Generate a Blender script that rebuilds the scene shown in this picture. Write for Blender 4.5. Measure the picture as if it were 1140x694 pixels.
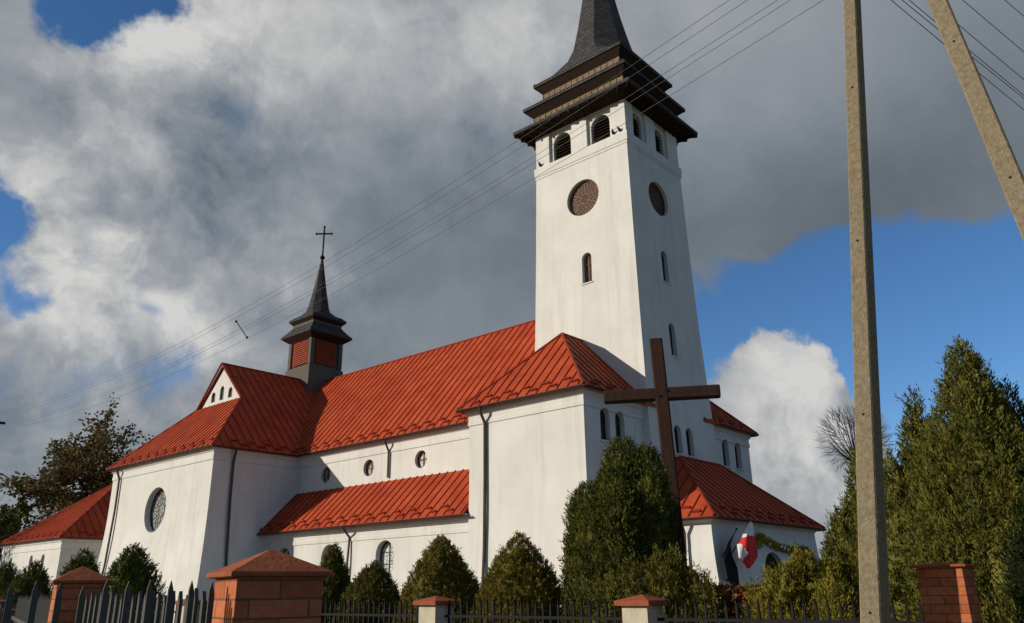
import bpy, bmesh, math, random
import numpy as np
from mathutils import Vector, Matrix
random.seed(7); RNG = np.random.default_rng(11)
SC = bpy.context.scene; COL = SC.collection
for o in list(bpy.data.objects): bpy.data.objects.remove(o)

# ------------------------------------------------------------------ camera
cam = bpy.data.cameras.new('camera'); camo = bpy.data.objects.new('camera', cam); COL.objects.link(camo)
cam.sensor_width = 36.0; cam.lens = 27.99; cam.clip_start = 0.05; cam.clip_end = 3000
Rt = Vector((0.66203, -0.74936, -0.01296)); Dn = Vector((0.23884, 0.22734, -0.94407)); Fw = Vector((0.71040, 0.62191, 0.32948))
camo.matrix_world = Matrix(((Rt.x, -Dn.x, -Fw.x, 0), (Rt.y, -Dn.y, -Fw.y, 0), (Rt.z, -Dn.z, -Fw.z, 1.6), (0, 0, 0, 1)))
SC.camera = camo

# ------------------------------------------------------------------ light, sky, exposure
SUN_EL = math.radians(19.0)
sd = Vector((-0.788 * math.cos(SUN_EL), 0.616 * math.cos(SUN_EL), math.sin(SUN_EL)))
sun = bpy.data.lights.new('sun', 'SUN'); suno = bpy.data.objects.new('sun', sun); COL.objects.link(suno)
sun.energy = 4.85; sun.angle = math.radians(0.5); sun.color = (1.0, 0.915, 0.78)
suno.rotation_euler = sd.to_track_quat('Z', 'Y').to_euler(); suno.location = (-40, 40, 60)
SC.view_settings.view_transform = 'Standard'; SC.view_settings.look = 'None'
SC.view_settings.exposure = 0.0; SC.view_settings.gamma = 1.0
SC.view_settings.use_curve_mapping = False

COVER = [
    ((0.1984,0.7959,0.5719), 1363, -1.30), ((0.2299,0.7859,0.5741), 1256, -1.35), ((0.2587,0.7601,0.5961), 1077, -1.40),
    ((0.2882,0.7359,0.6127), 1962, -1.10), ((0.1605,0.8209,0.5481), 606, 1.00), ((0.2365,0.8133,0.5316), 491, 0.50),
    ((0.3138,0.7592,0.5703), 491, 0.40), ((0.2121,0.8983,0.3849), 1962, -1.50), ((0.2194,0.9071,0.3591), 2423, -1.20),
    ((0.2114,0.9194,0.3315), 1001, -1.00), ((0.2630,0.8887,0.3755), 872, 0.50), ((0.3302,0.8785,0.3453), 491, 0.40),
    ((0.2999,0.8884,0.3476), 3066, -0.60), ((0.3497,0.8742,0.3368), 3489, -0.50), ((0.2717,0.9180,0.2888), 4005, -0.80),
    ((0.2518,0.9209,0.2976), 5451, -0.50), ((0.3722,0.8782,0.3002), 4005, -0.60), ((0.4174,0.8716,0.2570), 4005, -0.40),
    ((0.3493,0.9072,0.2345), 872, -0.35), ((0.3002,0.9337,0.1951), 872, -0.40), ((0.4111,0.8832,0.2258), 1256, -0.40),
    ((0.8675,0.3853,0.3146), 260, -1.00), ((0.8936,0.3185,0.3162), 218, -1.30), ((0.9125,0.2634,0.3129), 218, -1.30),
    ((0.9323,0.1934,0.3056), 186, -1.40), ((0.9477,0.1196,0.2958), 160, -1.50), ((0.9360,0.2291,0.2673), 218, -1.20),
    ((0.9621,0.1526,0.2261), 160, -1.40), ((0.8663,0.4262,0.2606), 314, -1.30), ((0.9824,0.1053,0.1542), 97, -1.40),
    ((0.9607,0.2142,0.1766), 314, -0.50), ((0.9414,0.3351,0.0391), 388, -0.60), ((0.9514,0.0629,0.3016), 218, -1.20),
    ((0.9083,0.3604,0.2122), 341, 1.90), ((0.9049,0.4010,0.1426), 233, 1.90), ((0.9286,0.3399,0.1486), 260, 1.70),
    ((0.9454,0.2395,0.2211), 679, 1.90), ((0.9354,0.2777,0.2188), 1363, -1.40), ((0.9261,0.2744,0.2589), 1363, -0.90),
    ((0.9499,0.2776,0.1436), 872, -0.80), ((0.9610,0.2265,0.1585), 606, -0.70), ((0.9378,0.3381,0.0782), 218, 1.60),
    ((0.8901,0.3739,0.2607), 4005, 1.50), ((0.8829,0.3940,0.2554), 7850, 0.80), ((0.9050,0.3427,0.2520), 1256, 0.60),
    ((0.7951,0.3907,0.4640), 55, 0.60), ((0.8635,0.2362,0.4455), 65, 0.80), ((0.8879,0.1039,0.4481), 55, 0.80),
    ((0.9217,0.0822,0.3791), 314, 0.50)]
BRIGHT = [
    ((0.1715,0.8133,0.5561), 218, 0.06), ((0.2541,0.8241,0.5062), 97, 0.10), ((0.1986,0.8277,0.5249), 4005, 0.20),
    ((0.2853,0.7727,0.5670), 544, 0.28), ((0.3320,0.7379,0.5876), 218, 0.20), ((0.3735,0.6992,0.6096), 218, 0.22),
    ((0.4165,0.6593,0.6260), 218, 0.25), ((0.4945,0.6090,0.6201), 160, 0.20), ((0.5885,0.5090,0.6282), 314, 0.22),
    ((0.6255,0.4849,0.6112), 218, 0.22), ((0.6064,0.5400,0.5837), 491, 0.12), ((0.2326,0.8882,0.3964), 641, 0.30),
    ((0.2721,0.8872,0.3727), 388, 0.33), ((0.3156,0.8750,0.3671), 641, 0.25), ((0.3726,0.8664,0.3324), 641, 0.30),
    ((0.4055,0.8611,0.3066), 641, 0.36), ((0.4299,0.8587,0.2788), 1001, 0.30), ((0.2737,0.9117,0.3063), 491, 0.15),
    ((0.3148,0.9087,0.2743), 388, 0.15), ((0.3040,0.9282,0.2147), 218, 0.02), ((0.5026,0.7863,0.3592), 1161, 0.30),
    ((0.3442,0.9129,0.2192), 218, 0.00), ((0.4260,0.8730,0.2374), 218, -0.08), ((0.7714,0.2637,0.5791), 97, 0.16),
    ((0.8240,0.2423,0.5122), 160, 0.05), ((0.8961,0.3736,0.2396), 445, 0.50), ((0.9095,0.3279,0.2555), 872, 0.35),
    ((0.9317,0.3159,0.1791), 7850, 0.50), ((0.9440,0.2378,0.2288), 767, 0.42), ((0.8985,0.3986,0.1841), 314, 0.25),
    ((0.9112,0.3967,0.1114), 218, 0.10), ((0.4399,0.7639,0.4722), 40, -0.04), ((0.5652,0.6209,0.5432), 55, -0.02),
    ((0.5809,0.6987,0.4176), 55, -0.03), ((0.6656,0.5952,0.4503), 123, -0.09), ((0.8508,0.3445,0.3969), 65, -0.20),
    ((0.7853,0.4940,0.3731), 123, -0.10), ((0.8935,0.2040,0.4001), 55, -0.17), ((0.8956,0.0911,0.4354), 65, -0.10),
    ((0.6380,0.6926,0.3365), 123, -0.06)]
ROUGH = [
    ((0.3113,0.9157,0.2543), 40, 1.00), ((0.2490,0.8960,0.3677), 160, 0.70), ((0.3154,0.7614,0.5664), 97, 0.50),
    ((0.5054,0.7891,0.3490), 218, 0.50), ((0.9113,0.3644,0.1917), 160, 0.80), ((0.9371,0.3350,0.0979), 218, 0.70),
    ((0.9457,0.2400,0.2191), 491, 0.80), ((0.6186,0.4932,0.6116), 78, 0.50), ((0.3121,0.7569,0.5742), 97, 0.40),
    ((0.4737,0.6477,0.5968), 55, 0.30)]
W = bpy.data.worlds.new('World'); SC.world = W; W.use_nodes = True
nt = W.node_tree; nt.nodes.clear()
def N(t, **kw):
    n = nt.nodes.new(t)
    for k, v in kw.items(): setattr(n, k, v)
    return n
def mth(op, a, b=None, c=None, clamp=False):
    n = N('ShaderNodeMath', operation=op, use_clamp=clamp)
    for i, v in enumerate((a, b, c)):
        if v is None: continue
        if isinstance(v, (int, float)): n.inputs[i].default_value = v
        else: nt.links.new(v, n.inputs[i])
    return n.outputs[0]
def vmth(op, a, b=None, scale=None):
    n = N('ShaderNodeVectorMath', operation=op)
    for i, v in enumerate((a, b)):
        if v is None: continue
        if isinstance(v, tuple): n.inputs[i].default_value = v
        else: nt.links.new(v, n.inputs[i])
    if scale is not None: n.inputs['Scale'].default_value = scale
    return n
tc = N('ShaderNodeTexCoord'); dirv = tc.outputs['Generated']
def noise(vec, scale, detail, rough, dist=0.0):
    n = N('ShaderNodeTexNoise'); nt.links.new(vec, n.inputs['Vector'])
    n.inputs['Scale'].default_value = scale; n.inputs['Detail'].default_value = detail
    n.inputs['Roughness'].default_value = rough; n.inputs['Distortion'].default_value = dist
    return n
# gently warped directions give the cloud edges their curls
nw = noise(dirv, 8.0, 8, 0.62)
wv = vmth('SUBTRACT', nw.outputs['Color'], (0.5, 0.5, 0.5)).outputs[0]
wv = vmth('SCALE', wv, None, 0.105).outputs[0]
wd = vmth('NORMALIZE', vmth('ADD', dirv, wv).outputs[0]).outputs[0]
def blobs(lst, base):
    acc = base
    for c, n, w in lst:
        l = math.sqrt(sum(q * q for q in c)); c = tuple(q / l for q in c)
        d = vmth('DOT_PRODUCT', wd, c).outputs['Value']
        acc = mth('MULTIPLY_ADD', mth('POWER', mth('MAXIMUM', d, 0.0), float(n)), w, acc)
    return acc
n1 = noise(dirv, 7.0, 9, 0.58, 0.3).outputs['Fac']
n2 = noise(dirv, 2.6, 5, 0.55, 0.5).outputs['Fac']
n3 = noise(wd, 13.0, 9, 0.62, 0.4).outputs['Fac']
cov = blobs(COVER + [((-.35, -.75, .50), 4, -2.2)], 0.80)
cov = mth('MULTIPLY_ADD', mth('SUBTRACT', n1, 0.5), 2.6, cov)
mr = N('ShaderNodeMapRange', interpolation_type='SMOOTHSTEP'); nt.links.new(cov, mr.inputs[0])
mr.inputs[1].default_value = -0.20; mr.inputs[2].default_value = 0.64
dens = mr.outputs[0]
br = blobs(BRIGHT, 0.35)
br = mth('MULTIPLY_ADD', mth('SUBTRACT', n2, 0.5), 0.34, br)
tex = blobs(ROUGH, 0.13); br = mth('MULTIPLY_ADD', mth('SUBTRACT', n3, 0.5), tex, br); br = mth('MULTIPLY_ADD', mth('SUBTRACT', n1, 0.5), mth('MULTIPLY', tex, 1.5), br)
ramp = N('ShaderNodeValToRGB'); nt.links.new(br, ramp.inputs[0])
cr = ramp.color_ramp
for i, (p, c) in enumerate(((0.0, (.115, .138, .165)), (0.28, (.215, .245, .28)), (0.55, (.34, .36, .385)), (1.0, (.64, .635, .62)))):
    e = cr.elements[i] if i < 2 else cr.elements.new(p)
    e.position = p; e.color = (*c, 1)
sky = N('ShaderNodeTexSky', sky_type='NISHITA'); sky.sun_disc = False
sky.sun_elevation = SUN_EL; sky.sun_rotation = math.atan2(sd.x, sd.y)
sky.air_density = 1.0; sky.dust_density = 0.0; sky.ozone_density = 3.0; sky.altitude = 2500
bg1 = N('ShaderNodeBackground'); hsv = N('ShaderNodeHueSaturation'); hsv.inputs['Saturation'].default_value = 1.14; nt.links.new(sky.outputs[0], hsv.inputs['Color']); nt.links.new(hsv.outputs[0], bg1.inputs[0]); bg1.inputs[1].default_value = 0.125
bg2 = N('ShaderNodeBackground'); nt.links.new(ramp.outputs[0], bg2.inputs[0]); bg2.inputs[1].default_value = 1.0
mx = N('ShaderNodeMixShader'); nt.links.new(dens, mx.inputs[0]); nt.links.new(bg1.outputs[0], mx.inputs[1]); nt.links.new(bg2.outputs[0], mx.inputs[2])
wo = N('ShaderNodeOutputWorld'); nt.links.new(mx.outputs[0], wo.inputs[0])

# ------------------------------------------------------------------ materials
def mat(name, col, rough=0.8, spec=0.3, var=0.15, scale=3.0, bump=0.0, bscale=30.0, col2=None, stretch=None, metal=0.0, island=0.0, transl=0.0):
    m = bpy.data.materials.new(name); m.use_nodes = True; t = m.node_tree; t.nodes.clear()
    L = t.links.new
    out = t.nodes.new('ShaderNodeOutputMaterial'); p = t.nodes.new('ShaderNodeBsdfPrincipled')
    p.inputs['Roughness'].default_value = rough; p.inputs['Specular IOR Level'].default_value = spec; p.inputs['Metallic'].default_value = metal
    g = t.nodes.new('ShaderNodeTexCoord'); mp = t.nodes.new('ShaderNodeMapping'); L(g.outputs['Object'], mp.inputs[0])
    if stretch: mp.inputs['Scale'].default_value = stretch
    n = t.nodes.new('ShaderNodeTexNoise'); L(mp.outputs[0], n.inputs['Vector'])
    n.inputs['Scale'].default_value = scale; n.inputs['Detail'].default_value = 7; n.inputs['Roughness'].default_value = 0.62
    r = t.nodes.new('ShaderNodeValToRGB'); L(n.outputs['Fac'], r.inputs[0])
    c2 = col2 if col2 else tuple(min(1, c * (1 + var)) for c in col)
    c1 = tuple(c * (1 - var) for c in col) if not col2 else col
    r.color_ramp.elements[0].position = 0.3; r.color_ramp.elements[0].color = (*c1, 1)
    r.color_ramp.elements[1].position = 0.7; r.color_ramp.elements[1].color = (*c2, 1)
    colout = r.outputs[0]
    if island:
        ge = t.nodes.new('ShaderNodeNewGeometry')
        hs = t.nodes.new('ShaderNodeHueSaturation'); L(colout, hs.inputs['Color'])
        ma = t.nodes.new('ShaderNodeMapRange'); L(ge.outputs['Random Per Island'], ma.inputs[0])
        ma.inputs[3].default_value = 1 - island; ma.inputs[4].default_value = 1 + island
        L(ma.outputs[0], hs.inputs['Value'])
        mb = t.nodes.new('ShaderNodeMapRange'); L(ge.outputs['Random Per Island'], mb.inputs[0])
        mb.inputs[3].default_value = 0.515; mb.inputs[4].default_value = 0.485
        L(mb.outputs[0], hs.inputs['Hue'])
        colout = hs.outputs[0]
    L(colout, p.inputs['Base Color'])
    if bump:
        n2 = t.nodes.new('ShaderNodeTexNoise'); L(mp.outputs[0], n2.inputs['Vector'])
        n2.inputs['Scale'].default_value = bscale; n2.inputs['Detail'].default_value = 6
        b = t.nodes.new('ShaderNodeBump'); L(n2.outputs['Fac'], b.inputs['Height']); b.inputs['Strength'].default_value = bump; b.inputs['Distance'].default_value = 0.02
        L(b.outputs[0], p.inputs['Normal'])
    if transl:
        tr = t.nodes.new('ShaderNodeBsdfTranslucent'); L(colout, tr.inputs[0])
        ms = t.nodes.new('ShaderNodeMixShader'); ms.inputs[0].default_value = transl
        L(p.outputs[0], ms.inputs[1]); L(tr.outputs[0], ms.inputs[2]); L(ms.outputs[0], out.inputs[0])
    else: L(p.outputs[0], out.inputs[0])
    return m

def plaster_mat():
    m = mat('white_plaster', (.525, .51, .472), 0.9, 0.12, scale=0.45, bump=0.3, bscale=9, col2=(.625, .607, .57))
    t = m.node_tree; L = t.links.new
    p = [n for n in t.nodes if n.type == 'BSDF_PRINCIPLED'][0]
    src = p.inputs['Base Color'].links[0].from_socket
    g = t.nodes.new('ShaderNodeTexCoord'); mp = t.nodes.new('ShaderNodeMapping'); L(g.outputs['Object'], mp.inputs[0])
    mp.inputs['Scale'].default_value = (1.6, 1.6, 0.10)
    n = t.nodes.new('ShaderNodeTexNoise'); L(mp.outputs[0], n.inputs['Vector']); n.inputs['Scale'].default_value = 1.4; n.inputs['Detail'].default_value = 8; n.inputs['Roughness'].default_value = .65
    r = t.nodes.new('ShaderNodeMapRange'); L(n.outputs['Fac'], r.inputs[0]); r.inputs[1].default_value = .50; r.inputs[2].default_value = .78; r.inputs[3].default_value = 0; r.inputs[4].default_value = .45
    x = t.nodes.new('ShaderNodeMix'); x.data_type = 'RGBA'; L(r.outputs[0], x.inputs['Factor']); L(src, x.inputs['A']); x.inputs['B'].default_value = (.36, .335, .29, 1)
    L(x.outputs['Result'], p.inputs['Base Color'])
    return m

def brick_mat(name, c1, c2, mortar, sc=(1, 1, 1), bw=0.25, bh=0.075, ms=0.010):
    m = bpy.data.materials.new(name); m.use_nodes = True; t = m.node_tree; L = t.links.new
    p = t.nodes['Principled BSDF']; p.inputs['Roughness'].default_value = 0.85; p.inputs['Specular IOR Level'].default_value = .2
    g = t.nodes.new('ShaderNodeTexCoord'); ge = t.nodes.new('ShaderNodeNewGeometry')
    sx = t.nodes.new('ShaderNodeSeparateXYZ'); L(g.outputs['Object'], sx.inputs[0])
    tn = t.nodes.new('ShaderNodeVectorTransform'); tn.vector_type = 'NORMAL'; tn.convert_from = 'WORLD'; tn.convert_to = 'OBJECT'; L(ge.outputs['True Normal'], tn.inputs[0])
    sn = t.nodes.new('ShaderNodeSeparateXYZ'); L(tn.outputs[0], sn.inputs[0])
    ab = t.nodes.new('ShaderNodeMath'); ab.operation = 'ABSOLUTE'; L(sn.outputs[0], ab.inputs[0])
    gt = t.nodes.new('ShaderNodeMath'); gt.operation = 'GREATER_THAN'; L(ab.outputs[0], gt.inputs[0]); gt.inputs[1].default_value = .7
    mxu = t.nodes.new('ShaderNodeMix'); L(gt.outputs[0], mxu.inputs['Factor']); L(sx.outputs[0], mxu.inputs['A']); L(sx.outputs[1], mxu.inputs['B'])
    cb = t.nodes.new('ShaderNodeCombineXYZ'); L(mxu.outputs['Result'], cb.inputs[0]); L(sx.outputs[2], cb.inputs[1])
    b = t.nodes.new('ShaderNodeTexBrick'); L(cb.outputs[0], b.inputs['Vector'])
    b.inputs['Color1'].default_value = (*c1, 1); b.inputs['Color2'].default_value = (*c2, 1); b.inputs['Mortar'].default_value = (*mortar, 1)
    b.inputs['Scale'].default_value = 1; b.inputs['Mortar Size'].default_value = ms; b.inputs['Mortar Smooth'].default_value = .15
    b.inputs['Brick Width'].default_value = bw; b.inputs['Row Height'].default_value = bh; b.inputs['Bias'].default_value = 0
    n = t.nodes.new('ShaderNodeTexNoise'); L(g.outputs['Object'], n.inputs['Vector']); n.inputs['Scale'].default_value = 22; n.inputs['Detail'].default_value = 8; n.inputs['Roughness'].default_value = .7
    mr_ = t.nodes.new('ShaderNodeMapRange'); L(n.outputs['Fac'], mr_.inputs[0]); mr_.inputs[1].default_value = .3; mr_.inputs[2].default_value = .7; mr_.inputs[3].default_value = .68; mr_.inputs[4].default_value = 1.2
    mm = t.nodes.new('ShaderNodeMix'); mm.data_type = 'RGBA'; mm.blend_type = 'MULTIPLY'; mm.inputs['Factor'].default_value = 1
    L(b.outputs['Color'], mm.inputs['A']); L(mr_.outputs[0], mm.inputs['B']); L(mm.outputs['Result'], p.inputs['Base Color'])
    bu = t.nodes.new('ShaderNodeBump'); bu.inputs['Strength'].default_value = .8; bu.inputs['Distance'].default_value = .012; bu.invert = True
    L(b.outputs['Fac'], bu.inputs['Height']); L(bu.outputs[0], p.inputs['Normal'])
    return m

def glass_mat(name, c1, c2, lead, scale=9.0, rough=.28):
    m = bpy.data.materials.new(name); m.use_nodes = True; t = m.node_tree; L = t.links.new
    p = t.nodes['Principled BSDF']; p.inputs['Roughness'].default_value = rough; p.inputs['Specular IOR Level'].default_value = .5
    g = t.nodes.new('ShaderNodeTexCoord')
    v = t.nodes.new('ShaderNodeTexVoronoi'); L(g.outputs['Object'], v.inputs['Vector']); v.inputs['Scale'].default_value = scale
    sp = t.nodes.new('ShaderNodeSeparateColor'); L(v.outputs['Color'], sp.inputs[0])
    x = t.nodes.new('ShaderNodeMix'); x.data_type = 'RGBA'; L(sp.outputs[0], x.inputs['Factor']); x.inputs['A'].default_value = (*c1, 1); x.inputs['B'].default_value = (*c2, 1)
    ve = t.nodes.new('ShaderNodeTexVoronoi'); ve.feature = 'DISTANCE_TO_EDGE'; L(g.outputs['Object'], ve.inputs['Vector']); ve.inputs['Scale'].default_value = scale
    lt = t.nodes.new('ShaderNodeMath'); lt.operation = 'LESS_THAN'; L(ve.outputs['Distance'], lt.inputs[0]); lt.inputs[1].default_value = .07
    y = t.nodes.new('ShaderNodeMix'); y.data_type = 'RGBA'; L(lt.outputs[0], y.inputs['Factor']); L(x.outputs['Result'], y.inputs['A']); y.inputs['B'].default_value = (*lead, 1)
    L(y.outputs['Result'], p.inputs['Base Color'])
    return m

M = {}
M['plaster'] = plaster_mat()
M['red'] = mat('red_sheet_metal', (.265, .036, .014), .6, .05, scale=.8, bump=.25, bscale=1.6, col2=(.42, .072, .027))
M['seam'] = mat('red_seam', (.19, .024, .010), .6, .12, scale=2, col2=(.24, .032, .013))
M['gutter'] = mat('brown_gutter', (.028, .015, .011), .45, .4, .2)
M['pipe'] = mat('brown_downpipe', (.06, .032, .022), .45, .4, .2)
M['shingle'] = brick_mat('dark_shingle', (.034, .033, .035), (.066, .063, .062), (.012, .012, .013), bw=.28, bh=.17, ms=.014)
M['wood'] = mat('dark_brown_boarding', (.020, .012, .009), .9, .1, scale=1.6, stretch=(6, 6, .6), col2=(.045, .028, .019), bump=.2)
M['tanwood'] = mat('weathered_tan_boards', (.10, .068, .04), .85, .12, scale=2.5, stretch=(1, 1, 5), col2=(.26, .19, .12), bump=.2)
M['redwood'] = mat('red_louvre_boards', (.22, .040, .018), .8, .2, scale=3, stretch=(1, 1, 8), col2=(.33, .07, .03))
M['greywood'] = mat('grey_shingled_boards', (.062, .056, .05), .85, .15, scale=5, stretch=(1, 1, 5), col2=(.125, .113, .095))
M['glass'] = glass_mat('leaded_glass', (.20, .225, .21), (.40, .41, .37), (.05, .05, .05), 6)
M['paleglass'] = glass_mat('pale_leaded_glass', (.42, .45, .41), (.66, .66, .60), (.12, .12, .11), 6)
M['sunlitrosyglass'] = glass_mat('sunlit_rosy_glass', (.42, .30, .25), (.62, .50, .44), (.12, .08, .07), 7)  # sunlit brightness is put into this glass colour
M['darkglass'] = glass_mat('dark_glass', (.028, .034, .045), (.075, .085, .10), (.015, .015, .015), 6, .18)
M['tanglass'] = glass_mat('brown_glass', (.095, .052, .038), (.15, .088, .066), (.06, .04, .03), 5, .85); M['tanglass'].node_tree.nodes['Principled BSDF'].inputs['Specular IOR Level'].default_value = .12
M['frame'] = mat('dark_window_frame', (.045, .035, .03), .6, .3, .2)
M['stoneframe'] = mat('pale_tracery', (.175, .115, .085), .8, .2, .15, 6)
M['iron'] = mat('black_iron', (.009, .009, .010), .7, .12, .2, 8)
M['greypaint'] = mat('grey_painted_slat', (.036, .033, .027), .62, .3, scale=5, stretch=(1, 1, .3), col2=(.07, .066, .056), bump=.15, bscale=40)
M['brick'] = brick_mat('orange_brick', (.45, .135, .055), (.32, .082, .032), (.15, .075, .045), ms=.0042)
M['tilecap'] = mat('red_clay_cap', (.21, .055, .026), .85, .12, scale=9, col2=(.30, .09, .043), bump=.25)
M['stucco'] = mat('cream_stucco', (.37, .325, .235), .92, .15, scale=5, col2=(.50, .45, .35), bump=.5, bscale=25)
M['concrete'] = mat('rough_concrete', (.145, .116, .072), .95, .1, scale=22, col2=(.255, .208, .138), bump=.6, bscale=70)
M['crosswood'] = mat('dark_timber', (.026, .013, .009), .8, .12, scale=3, stretch=(8, 8, .5), col2=(.055, .026, .017), bump=.3)
M['grass'] = mat('lawn', (.075, .085, .030), .95, .1, scale=2.5, col2=(.145, .145, .06), bump=.5)
M['asphalt'] = mat('asphalt', (.042, .042, .043), .9, .2, scale=20, col2=(.062, .06, .058), bump=.4)
M['paving'] = brick_mat('pale_concrete_paving', (.38, .355, .31), (.31, .29, .255), (.17, .155, .13), bw=.4, bh=.4, ms=.012)
M['kerb'] = mat('concrete_kerb', (.26, .25, .23), .9, .2, .15, 9, bump=.4)
M['thuja'] = mat('thuja_foliage', (.050, .058, .010), .75, .15, scale=6, col2=(.15, .125, .02), island=.45, transl=.12)
M['thujabrown'] = mat('bronzed_thuja_foliage', (.070, .062, .010), .75, .15, scale=6, col2=(.21, .165, .022), island=.45, transl=.12)
M['thujagreen'] = mat('green_thuja_foliage', (.034, .050, .010), .75, .15, scale=5, col2=(.125, .12, .018), island=.45, transl=.12)
M['thujayellow'] = mat('yellow_green_foliage', (.09, .088, .012), .7, .15, scale=7, col2=(.24, .20, .025), island=.45, transl=.15)
M['juniper'] = mat('juniper_foliage', (.048, .060, .011), .75, .15, scale=5, col2=(.15, .135, .021), island=.4, transl=.1)
M['yew'] = mat('shade_darkened_yew_foliage', (.010, .014, .005), .9, .04, scale=1.0, col2=(.022, .03, .010), island=.4)  # shade at the right edge is put into this dark foliage colour
M['autumn'] = mat('russet_leaves', (.13, .032, .012), .7, .2, scale=4, col2=(.24, .085, .025), island=.5, transl=.3)
M['treeleaf'] = mat('late_autumn_leaves', (.07, .060, .022), .8, .12, scale=.35, col2=(.15, .115, .042), island=.5, transl=.25)
M['garland'] = mat('yellow_green_garland', (.16, .14, .015), .75, .2, scale=4, col2=(.50, .37, .03), island=.5, transl=.2)
M['bark'] = mat('grey_brown_bark', (.055, .043, .033), .95, .1, scale=4, col2=(.11, .09, .07), bump=.4)
M['twig'] = mat('pale_twig_bark', (.20, .15, .12), .9, .1, .2)
M['flagwhite'] = mat('white_flag_cloth', (.78, .76, .72), .8, .2, .04, transl=.25)
M['flagred'] = mat('red_flag_cloth', (.68, .045, .035), .8, .2, .06, transl=.25)
M['flagblack'] = mat('black_flag_cloth', (.014, .018, .02), .8, .2, .15, transl=.1)
M['wire'] = mat('dull_cable', (.05, .048, .046), .6, .3, .1)
M['porcelain'] = mat('brown_porcelain', (.09, .04, .025), .25, .5, .1)
M['feather'] = mat('grey_feathers', (.035, .032, .034), .8, .2, .3, 20)
M['petals'] = mat('white_petals', (.75, .74, .68), .7, .2, .05, island=.15)

# ------------------------------------------------------------------ mesh helpers
def link(name, me, m=None, parent=None):
    o = bpy.data.objects.new(name, me); COL.objects.link(o)
    if m is not None and me is not None:
        for q in (m if isinstance(m, (list, tuple)) else [m]): me.materials.append(q)
    if parent is not None: o.parent = parent
    return o
def tag(o, label=None, cat=None, group=None, kind=None):
    if label: o['label'] = label
    if cat: o['category'] = cat
    if group: o['group'] = group
    if kind: o['kind'] = kind
    return o
def empty(name, loc, rz=0.0):
    o = bpy.data.objects.new(name, None); COL.objects.link(o); o.location = loc; o.rotation_euler = (0, 0, rz); o.empty_display_size = .2
    return o
class MB:
    def __init__(s): s.v = []; s.f = []; s.mi = []
    def add(s, vs, fs, mi=0):
        b = len(s.v); s.v += [tuple(q) for q in vs]; s.f += [tuple(b + i for i in f) for f in fs]; s.mi += [mi] * len(fs)
    def box(s, x0, x1, y0, y1, z0, z1, mi=0):
        s.add([(x0, y0, z0), (x1, y0, z0), (x1, y1, z0), (x0, y1, z0), (x0, y0, z1), (x1, y0, z1), (x1, y1, z1), (x0, y1, z1)],
              [(0, 3, 2, 1), (4, 5, 6, 7), (0, 1, 5, 4), (1, 2, 6, 5), (2, 3, 7, 6), (3, 0, 4, 7)], mi)
    def rings(s, rings, mi=0, cap=True):
        n = len(rings[0]); vs = [p for r in rings for p in r]; fs = []
        for k in range(len(rings) - 1):
            for i in range(n):
                j = (i + 1) % n; fs.append((k * n + i, k * n + j, (k + 1) * n + j, (k + 1) * n + i))
        if cap: fs.append(tuple(reversed(range(n)))); fs.append(tuple((len(rings) - 1) * n + i for i in range(n)))
        s.add(vs, fs, mi)
    def rect_loft(s, prof, x0, x1, y0, y1, mi=0):
        s.rings([[(x0 - o, y0 - o, z), (x1 + o, y0 - o, z), (x1 + o, y1 + o, z), (x0 - o, y1 + o, z)] for z, o in prof], mi)
    def tube(s, pts, rad, n=8, mi=0):
        pts = [Vector(p) for p in pts]; rs = rad if isinstance(rad, (list, tuple)) else [rad] * len(pts)
        rings = []; up = Vector((0, 0, 1))
        d0 = (pts[1] - pts[0]).normalized()
        a = d0.cross(up); a = d0.cross(Vector((1, 0, 0))) if a.length < .05 else a
        a.normalize()
        for i, p in enumerate(pts):
            d = (pts[min(i + 1, len(pts) - 1)] - pts[max(i - 1, 0)]).normalized()
            a = (a - d * a.dot(d)); a.normalize(); b = d.cross(a)
            rings.append([p + (a * math.cos(2 * math.pi * k / n) + b * math.sin(2 * math.pi * k / n)) * rs[i] for k in range(n)])
        s.rings(rings, mi)
    def bar(s, p, q, w, h, nrm, mi=0):
        p = Vector(p); q = Vector(q); nrm = Vector(nrm).normalized(); d = (q - p).normalized(); b = d.cross(nrm).normalized() * w / 2
        u = nrm * h
        vs = [p - b, p + b, p + b + u, p - b + u, q - b, q + b, q + b + u, q - b + u]
        s.add(vs, [(0, 1, 2, 3), (7, 6, 5, 4), (0, 4, 5, 1), (1, 5, 6, 2), (2, 6, 7, 3), (3, 7, 4, 0)], mi)
    def sphere(s, c, r, n=10, m=7, mi=0, sc=(1, 1, 1)):
        rings = []
        for k in range(m + 1):
            t = math.pi * k / m; rr = max(math.sin(t), .02) * r
            rings.append([(c[0] + sc[0] * rr * math.cos(2 * math.pi * i / n), c[1] + sc[1] * rr * math.sin(2 * math.pi * i / n), c[2] - sc[2] * r * math.cos(t)) for i in range(n)])
        s.rings(rings, mi)
    def mesh(s, name, smooth=False):
        me = bpy.data.meshes.new(name); me.from_pydata(s.v, [], s.f); me.update()
        bm = bmesh.new(); bm.from_mesh(me); bmesh.ops.recalc_face_normals(bm, faces=bm.faces); bm.to_mesh(me); bm.free()
        for i, p in enumerate(me.polygons):
            p.material_index = s.mi[i]; p.use_smooth = smooth
        return me
    def build(s, name, m, parent=None, smooth=False):
        return link(name, s.mesh(name, smooth), m, parent)
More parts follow.
